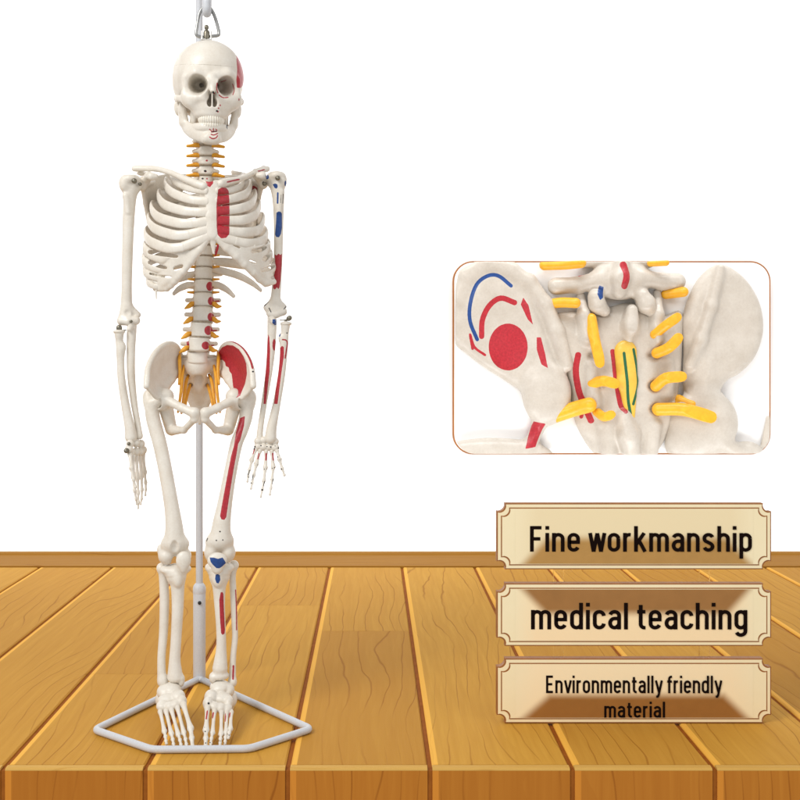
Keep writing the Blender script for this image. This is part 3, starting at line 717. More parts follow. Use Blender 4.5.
# its left hand, palm forward
hb = [Q(*p) for p in [(258, 441, 0), (264, 440, 0), (270, 440, 0), (275, 441.5, -1), (258, 446.5, 0), (263.5, 447, -1), (269, 447, -1), (275.4, 447.5, -2)]]
f = field_for(hb, 8, .55)
for p in hb: f.ell(p, (4.0, 4.2, 3.9), .8)
cd = [(254.6, 446.6, 1.2), (261, 445.6, .9), (267, 446.6, .8), (270.8, 447, .9), (275, 446, .7), (278.6, 448, 1), (259, 450, .7)]
hand2 = add_bone('hand', f, SK, marks=[('black', 'd', (x, y), r, r * .8) for x, y, r in cd])
HM = [('red', 'l', [(254.6, 449), (253, 454)], .6), ('black', 'l', [(255.2, 446), (254, 449)], .9), ('red', 'l', [(259, 453.6), (257.8, 459)], .7), ('red', 'l', [(266.2, 453.4), (266, 460)], .85), ('red', 'l', [(272.8, 453.4), (273.4, 460)], .9), ('black', 'd', (277.6, 457), .7, .8), ('black', 'd', (280, 455.6), .6, .6), ('black', 'd', (279.6, 460), .6, .6),
      ('black', 'd', (250, 458.6), .7, .7), ('black', 'd', (254, 463), .8, .7), ('black', 'd', (257.8, 464.6), .8, .7), ('black', 'd', (264.4, 469), .7, .7), ('black', 'd', (267, 469), .7, .7), ('black', 'd', (272.4, 468.2), .7, .7), ('black', 'd', (274.8, 467.6), .7, .7),
      ('black', 'l', [(249.6, 470), (248, 475)], .45), ('black', 'l', [(247.4, 474), (248.6, 478)], .4), ('black', 'l', [(253.6, 474), (252, 480)], .5), ('black', 'd', (251.2, 483), .7, .8), ('black', 'l', [(264.6, 481), (263.6, 486)], .5), ('black', 'l', [(262.4, 481), (261.8, 485)], .45), ('black', 'd', (262.2, 489.8), 1.1, 1.0),
      ('black', 'l', [(270, 479), (269.4, 484)], .6), ('black', 'l', [(273.2, 479), (272.4, 484)], .5), ('black', 'd', (281.4, 469), .7, .9)]
digits(hand2, [(255.6, 449.6, -1), (260, 450.4, -1.5), (266, 451, -2), (271.6, 451, -2), (277, 451, -4)],
       [(251.8, 460, -3), (256.4, 463.8, -4), (265.4, 467.4, -5), (273.2, 466.6, -5), (279.4, 459, -8)],
       [[(249.6, 469, -6), (248.2, 476, -9), (247.4, 481.5, -12)], [(254, 474.5, -7), (252.2, 482.6, -10), (251, 488.5, -13)], [(264, 480, -8), (262.4, 489, -11), (260.8, 496.6, -14)],
        [(272.2, 478.6, -8), (271, 487.4, -11), (269.8, 494.6, -14)], [(282, 468, -10), (284.4, 475, -11)]], 2.5, 2.35, lambda V, F, t: paint(V, F, HM))

# ---- pelvis
def hip(s):
    mx = (lambda x: x) if s < 0 else (lambda x: 399.6 - x)
    q = lambda x, y, w: Q(mx(x), y, w)
    net = [[q(146.5, 386, -26), q(148.5, 367, -16), q(156, 352, 0), q(166.5, 344.3, 16), q(175.5, 346, 30), q(180.5, 357, 44)],
           [q(151, 392, -20), q(157, 376, 2), q(164, 364, 16), q(171, 358, 26), q(177, 358.5, 36), q(182, 366, 46)],
           [q(157, 398, -12), q(165, 389, 8), q(171, 380, 20), q(176, 374, 30), q(180, 372, 40), q(183, 377, 48)]]
    al = [p for r in net for p in r] + [q(171, 436, 14), q(198, 420, -30)]
    f = field_for(al, 10, .7)
    f.patch(net, [2.4, 1.6, 2.6], 2)
    CR_ = spline(net[0], 6); f.chain(CR_, list(np.interp(np.linspace(0, 5, len(CR_)), range(6), [3.2, 2.8, 2.8, 2.8, 2.8, 3.4])), .8)
    f.ell(q(162, 399, 0), (11, 12, 11.5), 4)
    f.chain([net[2][1], net[2][2], net[2][3], net[2][4]], [4, 3.6, 3.6, 4], 3)
    f.seg(q(167, 400, -8), q(182, 408, -20), 5, 3.8, 3).seg(q(182, 408, -20), q(194, 413, -26), 3.8, 5, 3)
    f.seg(q(194.6, 412, -26), q(194.8, 419, -25), 4.4, 4, 2).seg(q(193.6, 420, -24), q(184, 430, -8), 3.4, 3, 2).seg(q(184, 430, -8), q(172, 430, 10), 3, 5.6, 3)
    f.seg(q(165, 404, 8), q(171, 429, 14), 7.6, 6, 3)
    f.ell(q(156, 400, -4), (8.6, 9.2, 9.2), 1.5, None, True)
    mk = None
    if s > 0:
        mk = [('red', 'p', [(218.4, 352), (222, 347.4), (227, 345), (233, 345.4), (239, 349.4), (243.6, 356.4), (246.4, 364), (247, 374), (245, 384), (240, 396), (236, 398), (233, 386), (231.6, 374), (229.4, 371.4), (228.6, 367.6), (225.6, 366), (225, 362.4), (222.6, 360), (219, 360)]),
              ('red', 'l', [(218.6, 344.4), (223.4, 341.3), (230, 340.6), (238, 343.8), (244.6, 350), (250, 359.4), (252.6, 368)], 1.0), ('black', 'd', (253, 371.6), 1.1, .9)]
    add_bone('hip_bone', f, SK, marks=mk, lim=-.25)
hip(-1); hip(1)
f = Field(Q(166, 432, 10) - [4, 0, 0], Q(234, 346, 84), .75)
f.seg(Q(197, 366, 32), Q(198.6, 384, 48), 12, 9.5, 3, (1, .7, 1)).seg(Q(198.6, 384, 48), Q(199.6, 406, 58), 9.5, 5.5, 3, (1, .7, 1)).seg(Q(199.6, 406, 58), Q(199.8, 423, 50), 4, 1.8, 2)
for s in (-1, 1):
    f.seg(Q(198, 367, 36), Q(199 + s * 18, 364.5, 44), 9, 7.4, 4).seg(Q(199 + s * 18, 366, 44), Q(199.5 + s * 13, 388, 52), 7.4, 5, 4, (1, .8, 1)).seg(Q(199.5 + s * 13, 388, 52), Q(199.6 + s * 5, 408, 58), 5, 3.6, 3)
    for y, x in ((375, 10), (385, 8.6), (394, 7.2)): f.ell(Q(199 + s * x, y, 40), (2.4, 9, 2.2), 1, None, True)
    f.seg(Q(199 + s * 8, 360, 52), Q(199 + s * 9, 350, 54), 2.8, 2, 2)
f.ell(Q(198, 385, 34), (5.5, 7, 14), 4, None, True)
sac = add_bone('sacrum', f, SK)
for s in (-1, 1):
    for (a, b, c, e) in (((199 + s * 15, 366, 34), (199 + s * 17, 376, 24), (199 + s * 18, 392, 16), (199 + s * 21, 412, 12)),
                         ((199 + s * 10, 375, 40), (199 + s * 13, 382, 30), (199 + s * 15, 396, 22), (199 + s * 17.5, 413, 18)),
                         ((199 + s * 8.6, 385, 44), (199 + s * 10.5, 390, 36), (199 + s * 13, 400, 28), (199 + s * 14.5, 412, 24)),
                         ((199 + s * 19, 352, 40), (199 + s * 19.5, 360, 30), (199 + s * 19, 372, 24), (199 + s * 20, 384, 18))):
        nerve(sac, T3([a, b, c, e]), [1.8, 2.4, 2.2, 1.5])

# ---- legs
fe = long_bone('thigh_bone', [(152, 403, 4, 7.2), (152.6, 416, 3, 7.0), (156, 430, 1, 7.0), (160.6, 447, -3, 6.9), (166.4, 476, -8, 6.8), (171.6, 506, -12, 7.2), (174, 526, -14, 8.6), (174.6, 541, -14, 10.5)],
    [((165.4, 396.5, -4), (8.4, 8.4, 8.4)), ((163, 397.6, -2), (153, 404, 3), 5, 6), ((148.6, 398, 8), (6, 7, 9)), ((150, 404, 6), (6, 6, 8)),
     ((166.6, 555.5, -10), (8.2, 11, 8.8), 3), ((183.2, 556, -10), (8, 11, 9), 3), ((175, 544, -14), (14, 9, 9), 4), ((160.4, 549, -8), (3.4, 5, 5))], pad=14,
    subs=[((175, 561, -10), (3.4, 16, 5)), ((174.6, 550, -25), (4, 4.6, 9))])
long_bone('shin_bone', [(176, 574, -12, 10.5), (177.6, 586, -13, 6.8), (177.6, 610, -15, 5.7), (176, 640, -17, 5.2), (174.8, 660, -19, 5.6), (175, 674, -20, 7.2)],
    [((168.4, 569.6, -10), (8.2, 9.4, 4.6), 3), ((183, 568.6, -10), (8, 9.4, 4.8), 3), ((178, 580, -20), (4.4, 4, 7), 3), ((176, 678, -20), (8, 7, 4), 3), ((181.4, 681, -21), (3.2, 4.4, 5.4), 2)], pad=12)
long_bone('calf_bone', [(162.4, 569, -4, 4.6), (163.6, 578, -4, 4.6), (164.4, 600, -6, 4.7), (163.6, 630, -9, 4.4), (161.6, 655, -13, 4.0), (161.6, 672, -15, 4.2), (162.6, 682, -16, 4.8)],
    [((161.4, 568, -4), (4.8, 5, 5.2), 2), ((163, 680, -16), (5.2, 5, 6), 2)], pad=9)
f = field_for([Q(183.6, 560, -24)], 14, .55)
f.ell(Q(183.4, 560.5, -25), (7.2, 4.4, 9), 2).ell(Q(183.2, 566, -25), (4.4, 3.4, 7), 2)
add_bone('kneecap', f, SK)
fe2 = long_bone('thigh_bone', [(246.6, 403, 4, 7), (246, 416, 3, 6.8), (242, 430, 0, 6.4), (236.4, 444, -4, 6.3), (230.4, 472, -9, 6.4), (225.4, 500, -12, 7.2), (222, 521, -14, 8.8), (220.4, 538, -14, 10.8)],
    [((234, 396.5, -4), (8.4, 8.4, 8.4)), ((236, 397.6, -2), (246, 404, 3), 5, 6), ((250.4, 398, 8), (6, 7, 9)), ((249, 404, 6), (6, 6, 8)),
     ((211.8, 552, -10), (7.6, 11, 10), 3), ((227.8, 552, -10), (7.6, 11, 10), 3), ((219.6, 541, -14), (14, 9, 9), 4)], pad=14,
    subs=[((219, 560, -8), (3.4, 16, 5))],
    marks=[('red', 'p', [(236.6, 441), (238.2, 444.6), (237, 452), (233.6, 470), (229.4, 496), (226.4, 517), (224.4, 520), (221.4, 519.4), (220, 516), (222, 504), (226.4, 480), (231, 456), (234.6, 443)]),
           ('black', 'd', (220, 531.6), .95, .85), ('black', 'd', (216.4, 540.4), .85, .8), ('black', 'd', (222.8, 540), .8, .75), ('black', 'l', [(206.6, 541), (207.6, 538.4)], .5), ('red', 'p', [(240, 418), (245, 416), (244, 426), (240.4, 440), (236.6, 447), (233.6, 447), (236, 432)])])
long_bone('shin_bone', [(219.4, 574, -12, 11), (219.2, 586, -14, 6.8), (219.6, 604, -15, 5.3), (221, 630, -17, 4.7), (221.2, 650, -18, 5.2), (220, 668, -20, 7.4)],
    [((212, 567.6, -10), (7, 9.4, 5), 3), ((227, 567.6, -10), (7, 9.4, 5), 3), ((217.8, 579, -21), (5, 4, 8), 3), ((219.6, 675.6, -20), (9.4, 7, 4.4), 3), ((212.6, 678, -21), (3.4, 4.4, 5), 2)], pad=12,
    marks=[('blue', 'p', [(215.6, 574.6), (218, 574), (220, 575.4), (220.4, 580), (218.6, 583.6), (216.4, 583), (215, 579)]), ('red', 'p', [(220.6, 592.4), (222.6, 592), (223.4, 594), (224, 610), (225, 630), (224.6, 633.6), (222.4, 635), (221, 633), (219.8, 616), (219.2, 600)])])
long_bone('calf_bone', [(234, 566, -4, 4), (232.6, 576, -4, 3.3), (233.4, 596, -6, 3.3), (234.4, 620, -9, 3.1), (235, 637, -11, 3.0), (233.2, 656, -14, 3.0), (232.6, 674, -16, 3.4), (232.4, 682, -17, 3.8)],
    [((234, 565, -4), (4.6, 5, 4.8), 2), ((232.4, 682, -17), (4.2, 5, 5), 2)], pad=9,
    marks=[('red', 'l', [(235.6, 590), (236.4, 608), (236.6, 630)], .6), ('red', 'l', [(233.4, 666), (233, 679)], .95)])
f = field_for([Q(217.4, 563, -27)], 15, .55)
f.ell(Q(217.2, 560.5, -27), (9.6, 4.6, 8), 2).ell(Q(217.4, 567, -27), (6, 3.8, 7), 2)
add_bone('kneecap', f, SK, marks=[('blue', 'p', [(209.6, 557.4), (214, 557.6), (218, 558.8), (222.6, 557.4), (224.6, 560.4), (226, 563), (222.4, 566.4), (219.4, 568.4), (216.4, 568.2), (213, 565), (210.6, 562)])], lim=-.2)

FZ = 3.6   # soles just over the table
def foot(lat, ank, tars, bases, heads, tips, marks=None):
    """tars: lumps of the ankle; bases/heads/tips of the five rays"""
    P = [Q(*t[0]) for t in tars]
    f = field_for(P, 15, .6)
    for t in tars: f.ell(Q(*t[0]), t[1], 1.6)
    o = add_bone('foot', f, SK, marks=marks)
    fn = (lambda V, F, t: paint(V, F, marks)) if marks else None
    for i, (b, hd, tp) in enumerate(zip(bases, heads, tips)):
        big = i == 4
        b, hd, tp = Q(*b), Q(*hd), Q(*tp)
        for q in (hd, tp): q[2] = max(q[2], FZ)
        r = 3.3 if big else 2.7
        m = bone_rod(b, hd, r, r * 1.0, .6); mesh_obj('metatarsal', *m, M_BONE, o, attrs=fn(*m, 0) if fn else None)
        n = 2 if big else 3; prev = hd
        fr = [.55, 1.0] if big else [.5, .78, 1.0]
        r = 3.0 if big else 2.2
        for j in range(n):
            q = hd + (tp - hd) * fr[j]; q[2] += (1.0 if j == 0 else 0)
            m = bone_rod(prev + (q - prev) * .1, q, r, r * .85, .68); mesh_obj('toe_bone', *m, M_BONE, o, attrs=fn(*m, 1) if fn else None)
            prev = q; r *= .9
foot(-1, None, [((171.6, 689, -22), (9.4, 12, 6.4)), ((164, 692, -22), (7, 10, 7)), ((163.6, 699, -8), (8, 14, 9)), ((168, 700, -36), (10, 8, 6)), ((178, 697, -36), (7, 9, 7)),
                 ((162.6, 706, -46), (6, 7, 5)), ((170, 706.4, -50), (5, 6, 4.6)), ((176, 704.6, -50), (5, 6, 5)), ((181.6, 701.6, -48), (5, 6, 6)), ((166, 706, 10), (8, 12, 7))],
     [(160.4, 711.6, -52), (166, 710.8, -54), (171.4, 709.6, -55), (177.4, 707.4, -55), (183.4, 704.6, -54)],
     [(164.4, 731.4, -76), (171.4, 734, -80), (178.4, 735, -82), (184, 733, -83), (190.6, 728.4, -83)],
     [(166.4, 743.6, -92), (174, 747, -97), (181.6, 747.4, -99), (187, 747.6, -100), (192.6, 747.4, -100)])
foot(1, None, [((220, 687, -22), (10, 12, 6.4)), ((228.4, 690, -22), (6, 10, 7)), ((229, 699, -8), (8, 14, 9)), ((222, 699, -36), (9, 8, 6.4)), ((211, 698, -36), (6.6, 9, 8)), ((228.4, 702, -40), (5, 9, 6.4)),
               ((208, 703.6, -48), (5, 6, 6.4)), ((214.4, 706.8, -50), (5, 6, 5)), ((220.4, 708, -50), (5, 6, 5)), ((227, 709, -48), (5, 7, 5)), ((226, 706, 10), (8, 12, 7))],
     [(231, 712, -52), (226.4, 712.4, -54), (221.4, 712, -55), (214.4, 710.6, -55), (207.4, 707.6, -54)],
     [(230.4, 729, -76), (226, 733, -80), (221, 734.4, -82), (212.4, 733, -83), (206, 730, -83)],
     [(228.4, 738, -90), (225, 745, -96), (220, 747, -99), (210.4, 747.6, -100), (205.6, 747.4, -100)],
     [('black', 'd', (208.6, 703.4), 1.2, 1.3), ('red', 'l', [(207.4, 710.6), (206.2, 719.4)], .8), ('red', 'l', [(213.4, 712.6), (212.4, 718)], .8), ('red', 'l', [(219, 713), (219.2, 717)], .45), ('red', 'l', [(225.6, 713), (225.4, 721)], .5), ('red', 'l', [(230, 712.6), (229, 720)], .7),
      ('black', 'd', (204.8, 727), .9, .9), ('black', 'd', (205.2, 731.4), .9, .9), ('black', 'd', (205.6, 743), .8, .8), ('black', 'd', (210, 742.6), .7, .8), ('black', 'd', (220, 741), .8, .8), ('black', 'd', (224, 743), .7, .7), ('black', 'd', (229, 735), .8, .8), ('red', 'l', [(226, 715), (225, 722)], .5)])

# ================================================================== STAND
SD = thing('skeleton_stand', 'grey tubular metal stand holding up the skeleton, with a flat five-sided base frame', 'stand', ROOT_LOC, TH)
def on_floor(px, py, z):
    t = (HZ - z) * FPX / (py - CY)
    dx = (px - CX) / FPX
    X, Y = t * dx, t
    return np.array([X * CT + Y * ST, -X * ST + Y * CT - DU, z])
zr = 3.5
cor = [on_floor(199.5, 678.5, zr), on_floor(94.5, 729.8, zr), on_floor(152, 749.6, zr), on_floor(249, 748.8, zr), on_floor(311, 729, zr)]
path = []
for i in range(5):
    p, c, n = cor[i - 1], cor[i], cor[(i + 1) % 5]
    a = c + (p - c) / np.linalg.norm(p - c) * 7; b = c + (n - c) / np.linalg.norm(n - c) * 7
    for t in np.linspace(0, 1, 7): path.append(a * (1 - t) ** 2 + 2 * c * t * (1 - t) + b * t * t)
path = np.array(path + [path[0]])
add_bone('base_frame', sweep(path, 3.4, n=16, caps=False), SD, M_POWDER)
pb = on_floor(199.4, 680.5, 0) ; wp = pb[1]
up = lambda py: HZ - (py - CY) * (DU + wp) / FPX * .9985
sl_top = Q(199.3, 588.5, wp)
add_bone('pole_sleeve', merge(sweep([pb + [0, 0, 2], pb + [0, 0, 4], [pb[0], wp, sl_top[2] - 1.2]], [6.4, 6.9, 6.9], n=22), sweep([[pb[0], wp, sl_top[2] - 4], [pb[0], wp, sl_top[2] + .2]], 7.2, n=22, caps=True)), SD, M_POWDER)
z_hi = Q(201, -16, wp)[2]
hk = Q(206.8, 8, 2)
arm = spline([[pb[0], wp, sl_top[2] - 10], [pb[0], wp, z_hi * .6], [pb[0], wp, z_hi - 16], [pb[0] + 1, wp - 8, z_hi - 3], [pb[0] + 4, wp - 26, z_hi + 2], [hk[0] - 8, 44, z_hi + 2], [hk[0] - 2, 16, z_hi - 2], [hk[0], 5, z_hi - 16], [hk[0], 3, hk[2] + 12], [hk[0], 2, hk[2] + 4]], 8)
add_bone('pole', sweep(arm, 3.9, n=18), SD, M_POWDER)
hook = spline([[hk[0], 2, hk[2] + 8], [hk[0], 2, hk[2] - 3], [hk[0], -1.5, hk[2] - 6.2], [hk[0], -6.5, hk[2] - 4], [hk[0], -7.5, hk[2] + 3]], 6)
add_bone('hook', sweep(hook, [4.9, 4.9, 4.4, 4.2, 4.0], n=16), SD, M_POWDER)
scp = Q(199.6, 601.5, wp) + [0, -7, 0]
add_bone('set_screw', sweep([scp + [0, 1, 0], scp + [0, -.7, 0]], 2.0, n=14), SD, M_DARK)

# ================================================================== TABLE
def wood(name, light, mid, dark, line, axis='Y', front=False):
    m, nt, b = new_mat(name)
    tc = nt.nodes.new('ShaderNodeTexCoord')
    g = nt.nodes.new('ShaderNodeAttribute'); g.attribute_name = 'tone'
    g2 = nt.nodes.new('ShaderNodeAttribute'); g2.attribute_name = 'across'
    sx = nt.nodes.new('ShaderNodeSeparateXYZ'); nt.links.new(tc.outputs['Object'], sx.inputs[0])
    al = sx.outputs['Y'] if axis == 'Y' else sx.outputs['X']
    ac = sx.outputs['X'] if axis == 'Y' else sx.outputs['Y']
    if front: al, ac = sx.outputs['Z'], sx.outputs['X']
    off = mth(nt, 'MULTIPLY', g.outputs['Fac'], 17.3)
    def comb(a, b, c):
        q = nt.nodes.new('ShaderNodeCombineXYZ')
        for i, v in enumerate((a, b, c)):
            if hasattr(v, 'is_linked'): nt.links.new(v, q.inputs[i])
            else: q.inputs[i].default_value = v
        return q.outputs[0]
    v1 = comb(mth(nt, 'MULTIPLY', ac, 5.), mth(nt, 'MULTIPLY', al, 1.35), off)
    n1 = noise(nt, 1., 2, .4, v1)
    v3 = comb(mth(nt, 'MULTIPLY', ac, 16.), mth(nt, 'MULTIPLY', al, 7.), off)
    n3 = noise(nt, 1., 2, .5, v3)
    ph = mth(nt, 'ADD', mth(nt, 'MULTIPLY', ac, 46.), mth(nt, 'ADD', mth(nt, 'MULTIPLY', n1.outputs[0], 9.), mth(nt, 'MULTIPLY', n3.outputs[0], .9)))
    fr = mth(nt, 'FRACT', mth(nt, 'ADD', ph, off))
    ln = maprange(nt, mth(nt, 'ABSOLUTE', mth(nt, 'SUBTRACT', fr, .5)), .0, .065, 1, 0, True)
    n4 = noise(nt, 1., 2, .5, comb(mth(nt, 'MULTIPLY', ac, 9.), mth(nt, 'MULTIPLY', al, 4.), mth(nt, 'ADD', off, 5.)))
    ln = mth(nt, 'MULTIPLY', ln, maprange(nt, n4.outputs[0], .40, .58, .06, 1.))
    v2 = comb(mth(nt, 'MULTIPLY', ac, 150.), mth(nt, 'MULTIPLY', al, 6.), off)
    n2 = noise(nt, 1., 5, .6, v2)
    c = mixc(nt, maprange(nt, n2.outputs[0], .3, .7), light, mid)
    c = mixc(nt, maprange(nt, fr, .0, 1., .0, .45), c, mid)
    hue = mth(nt, 'FRACT', mth(nt, 'MULTIPLY', g.outputs['Fac'], 7.7))
    c = mixc(nt, maprange(nt, hue, 0, 1, 0., .42), c, dark)
    c = mixc(nt, mth(nt, 'MULTIPLY', ln, .72), c, line)
    # pale highlight painted into the colour along one side of each board
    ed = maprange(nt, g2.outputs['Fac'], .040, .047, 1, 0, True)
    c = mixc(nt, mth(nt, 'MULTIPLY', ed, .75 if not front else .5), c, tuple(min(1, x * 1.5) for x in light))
    nt.links.new(c, b.inputs['Base Color'])
    b.inputs['Roughness'].default_value = .62; b.inputs['Specular IOR Level'].default_value = .05
    bp = nt.nodes.new('ShaderNodeBump'); bp.inputs['Strength'].default_value = .25; bp.inputs['Distance'].default_value = .001
    nt.links.new(mth(nt, 'SUBTRACT', n2.outputs[0], ln), bp.inputs['Height']); nt.links.new(bp.outputs[0], b.inputs['Normal'])
    return m
M_TOP = wood('golden_plank', (.62, .33, .054), (.54, .27, .040), (.37, .15, .020), (.32, .12, .014))
M_FRONT = wood('front_plank', (.52, .20, .028), (.45, .16, .021), (.35, .11, .013), (.26, .075, .009), front=True)
M_RAIL = wood('rail_wood', (.40, .195, .032), (.34, .155, .024), (.27, .11, .015), (.22, .08, .011), axis='X')
M_GAP = plain('groove_brown', (.33, .105, .016), (.27, .082, .012), .7, spec=.05)
TB = thing('wooden_table', 'golden brown plank table top carrying the skeleton stand and the signs', 'table', (0, 1.7, 0))
def planks_top():
    V, F, tone, across = [], [], [], []
    pw = .148; x0 = .0592; y0, y1 = 1.1522, 2.243
    r = random.Random(11)
    fixed = {-3: [(468 / .001, 0)]}
    for i in range(-16, 18):
        xa = x0 + i * pw + .0026; xb = x0 + (i + 1) * pw - .0026
        cuts = [y0]
        if i == -3: cuts += [467.4 / (674 - 359), 467.4 / (600 - 359)]
        elif i == -1: cuts += [467.4 / (631 - 359)]
        elif i == 2: cuts += [467.4 / (618 - 359)]
        elif r.random() < .6: cuts += [y0 + (y1 - y0) * r.uniform(.3, .8)]
        cuts.append(y1)
        for a, b in zip(cuts[:-1], cuts[1:]):
            t = r.random(); bv = .0016; th = .02
            a2, b2 = a + .0004, b - .0004
            xs = [xa, xa + bv, xa + .0075, xb - bv, xb]; zs = [-bv, 0, 0, 0, -bv]
            base = len(V)
            for y in (a2, b2):
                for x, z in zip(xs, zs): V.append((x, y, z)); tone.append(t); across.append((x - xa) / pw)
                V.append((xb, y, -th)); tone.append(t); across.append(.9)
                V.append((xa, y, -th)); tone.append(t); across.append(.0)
            n = 7
            for j in range(n): F.append((base + j, base + (j + 1) % n, base + n + (j + 1) % n, base + n + j)[::1])
            F.append(tuple(base + j for j in range(n))[::-1]); F.append(tuple(base + n + j for j in range(n)))
    return np.array(V), F, tone, across
TBL = np.array([0, 1.7, 0])
def part(name, V, F, mat, parent, **kw):
    return mesh_obj(name, np.asarray(V) - TBL, F, mat, parent, unit=1., **kw)
V, F, tone, across = planks_top()
F = [f[::-1] for f in F]
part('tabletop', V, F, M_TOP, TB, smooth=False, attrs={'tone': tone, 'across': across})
def boxm(lo, hi):
    x0, y0, z0 = lo; x1, y1, z1 = hi
    V = [(x0, y0, z0), (x1, y0, z0), (x1, y1, z0), (x0, y1, z0), (x0, y0, z1), (x1, y0, z1), (x1, y1, z1), (x0, y1, z1)]
    return np.array(V), [(0, 3, 2, 1), (4, 5, 6, 7), (0, 1, 5, 4), (1, 2, 6, 5), (2, 3, 7, 6), (3, 0, 4, 7)]
part('table_core', *boxm((-2.4, 1.1438, -.12), (2.6, 2.2465, -.0030)), M_GAP, TB, smooth=False)
# front boards
V, F, tone, across = [], [], [], []
for i in range(-16, 18):
    xa = .0592 + i * .148 + .0026; xb = xa + .148 - .0052; base = len(V); t = random.random()
    prof = [(1.1500, -.12), (1.1425, -.12), (1.1425, -.0027), (1.1500, -.0027)]
    for x in (xa, xa + .0075, xb):
        for y, z in prof: V.append((x, y, z)); tone.append(t); across.append((x - xa) / .148 if x < xb else .9)
    n = len(prof)
    for s in range(2):
        for j in range(n): F.append((base + s * n + j, base + s * n + (j + 1) % n, base + (s + 1) * n + (j + 1) % n, base + (s + 1) * n + j)[::-1])
    F.append(tuple(base + j for j in range(n))); F.append(tuple(base + 2 * n + j for j in range(n))[::-1])
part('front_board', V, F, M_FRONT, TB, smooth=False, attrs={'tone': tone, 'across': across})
M_EDGE = wood('highlight_edge', (.68, .43, .125), (.62, .36, .09), (.50, .26, .05), (.44, .2, .035), axis='X')  # front edge strip, its highlight put into a paler wood colour
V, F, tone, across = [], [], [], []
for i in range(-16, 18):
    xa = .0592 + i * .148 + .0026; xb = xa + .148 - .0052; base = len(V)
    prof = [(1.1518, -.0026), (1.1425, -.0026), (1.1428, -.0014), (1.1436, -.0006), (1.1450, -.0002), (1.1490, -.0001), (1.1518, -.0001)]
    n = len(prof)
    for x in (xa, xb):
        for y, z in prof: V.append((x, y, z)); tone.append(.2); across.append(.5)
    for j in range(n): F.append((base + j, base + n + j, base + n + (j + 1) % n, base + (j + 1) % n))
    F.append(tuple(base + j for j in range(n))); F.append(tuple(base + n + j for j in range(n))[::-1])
part('highlight_edge', V, F, M_EDGE, TB, smooth=False, attrs={'tone': tone, 'across': across})
# back rail, a cross board with a rounded lip
prof = [(2.2475, -.012), (2.2475, .0012), (2.2495, .0024), (2.372, .0024), (2.376, .006), (2.398, .006), (2.402, .004), (2.402, -.06), (2.3, -.06)]
V = [(x, y, z) for x in (-2.4, 2.6) for y, z in prof]; n = len(prof)
F = [(j, (j + 1) % n, n + (j + 1) % n, n + j)[::-1] for j in range(n)] + [tuple(range(n)), tuple(range(n, 2 * n))[::-1]]
part('back_rail', V, F, M_RAIL, TB, smooth=False, attrs={'tone': [.3] * len(V), 'across': [.5] * len(V)})

# ================================================================== BACKDROP
WY = 3.2
m, nt, b = new_mat('white_backdrop'); M_WALL = m
tc = nt.nodes.new('ShaderNodeTexCoord'); n = noise(nt, 40, 3, .5, tc.outputs['Object'])
nt.links.new(mixc(nt, n.outputs[0], (.90, .90, .90), (.88, .88, .88)), b.inputs['Base Color'])
b.inputs['Roughness'].default_value = .9; b.inputs['Specular IOR Level'].default_value = .1
V, F = boxm((-4, WY, -1.2), (4.4, WY + .05, 3.4))
bk = mesh_obj('backdrop', V, F, M_WALL, None, unit=1., smooth=False); bk['kind'] = 'structure'; bk['label'] = 'plain white studio backdrop'

# ================================================================== SIGNS
M_CREAM = plain('cream_board', (.93, .81, .53), (.90, .77, .49), .5, sc=14)
M_BORDER = plain('brown_border', (.36, .135, .03), (.30, .11, .025), .5, sc=60)
M_INK = plain('black_ink', (.010, .005, .004), rough=.9, spec=.02)
M_WARM = [None] * 3
def plaque_outline(x0, y0, x1, y1, d, R=8.0):
    x0 += d; y0 += d; x1 -= d; y1 -= d; r = R; o = []
    for cx, cy, a0 in ((x0, y0, 90), (x1, y0, 180), (x1, y1, 270), (x0, y1, 0)):
        # shouldered, scooped corner
        s = 1.8
        ca, sa = math.cos(math.radians(a0)), math.sin(math.radians(a0))
        pts = []
        for a in np.linspace(0, 90, 8):
            q = math.radians(a0 - a); pts.append((cx + r * math.cos(q) , cy + r * math.sin(q)))
        o.append(pts)
    # shoulders
    out = []
    sg = ((1, 1), (-1, 1), (-1, -1), (1, -1))
    for pts, (sx, sy), (cx, cy) in zip(o, sg, ((x0, y0), (x1, y0), (x1, y1), (x0, y1))):
        q = [(cx + (px - cx) * .84 + sx * 1.6, cy + (py - cy) * .84 + sy * 1.6) for px, py in pts]
        first = pts[0]; last = pts[-1]
        out += [first] + q + [last]
    return out
def px_plane(px, py, Y): return ((px - CX) * Y / FPX, H - (py - CY) * Y / FPX)
def prism(outl, Y, ya, yb):
    P = [px_plane(x, y, Y) for x, y in outl]; n = len(P)
    area = sum(P[i][0] * P[(i + 1) % n][1] - P[(i + 1) % n][0] * P[i][1] for i in range(n))
    if area < 0: P = P[::-1]
    V = [(x, ya, z) for x, z in P] + [(x, yb, z) for x, z in P]
    F = [tuple(range(n)), tuple(range(n, 2 * n))[::-1]] + [(j, n + j, n + (j + 1) % n, (j + 1) % n) for j in range(n)]
    return np.array(V), F
def arc(cx, cy, rx, ry, a0, a1, n=9): return [(cx + rx * math.cos(math.radians(a)), cy + ry * math.sin(math.radians(a))) for a in np.linspace(a0, a1, n)]
LW = .31; XB, XT = .065, .665
def bowl(w=LW): return arc(w / 2, XT - w / 2, w / 2, w / 2, 0, 180) + arc(w / 2, XB + w / 2, w / 2, w / 2, 180, 360) + [(w, XT - w / 2)]
def arch(x, w=LW): return [(x, XT - w * .6)] + arc(x + w / 2, XT - w / 2, w / 2, w / 2, 180, 0) + [(x + w, 0)]
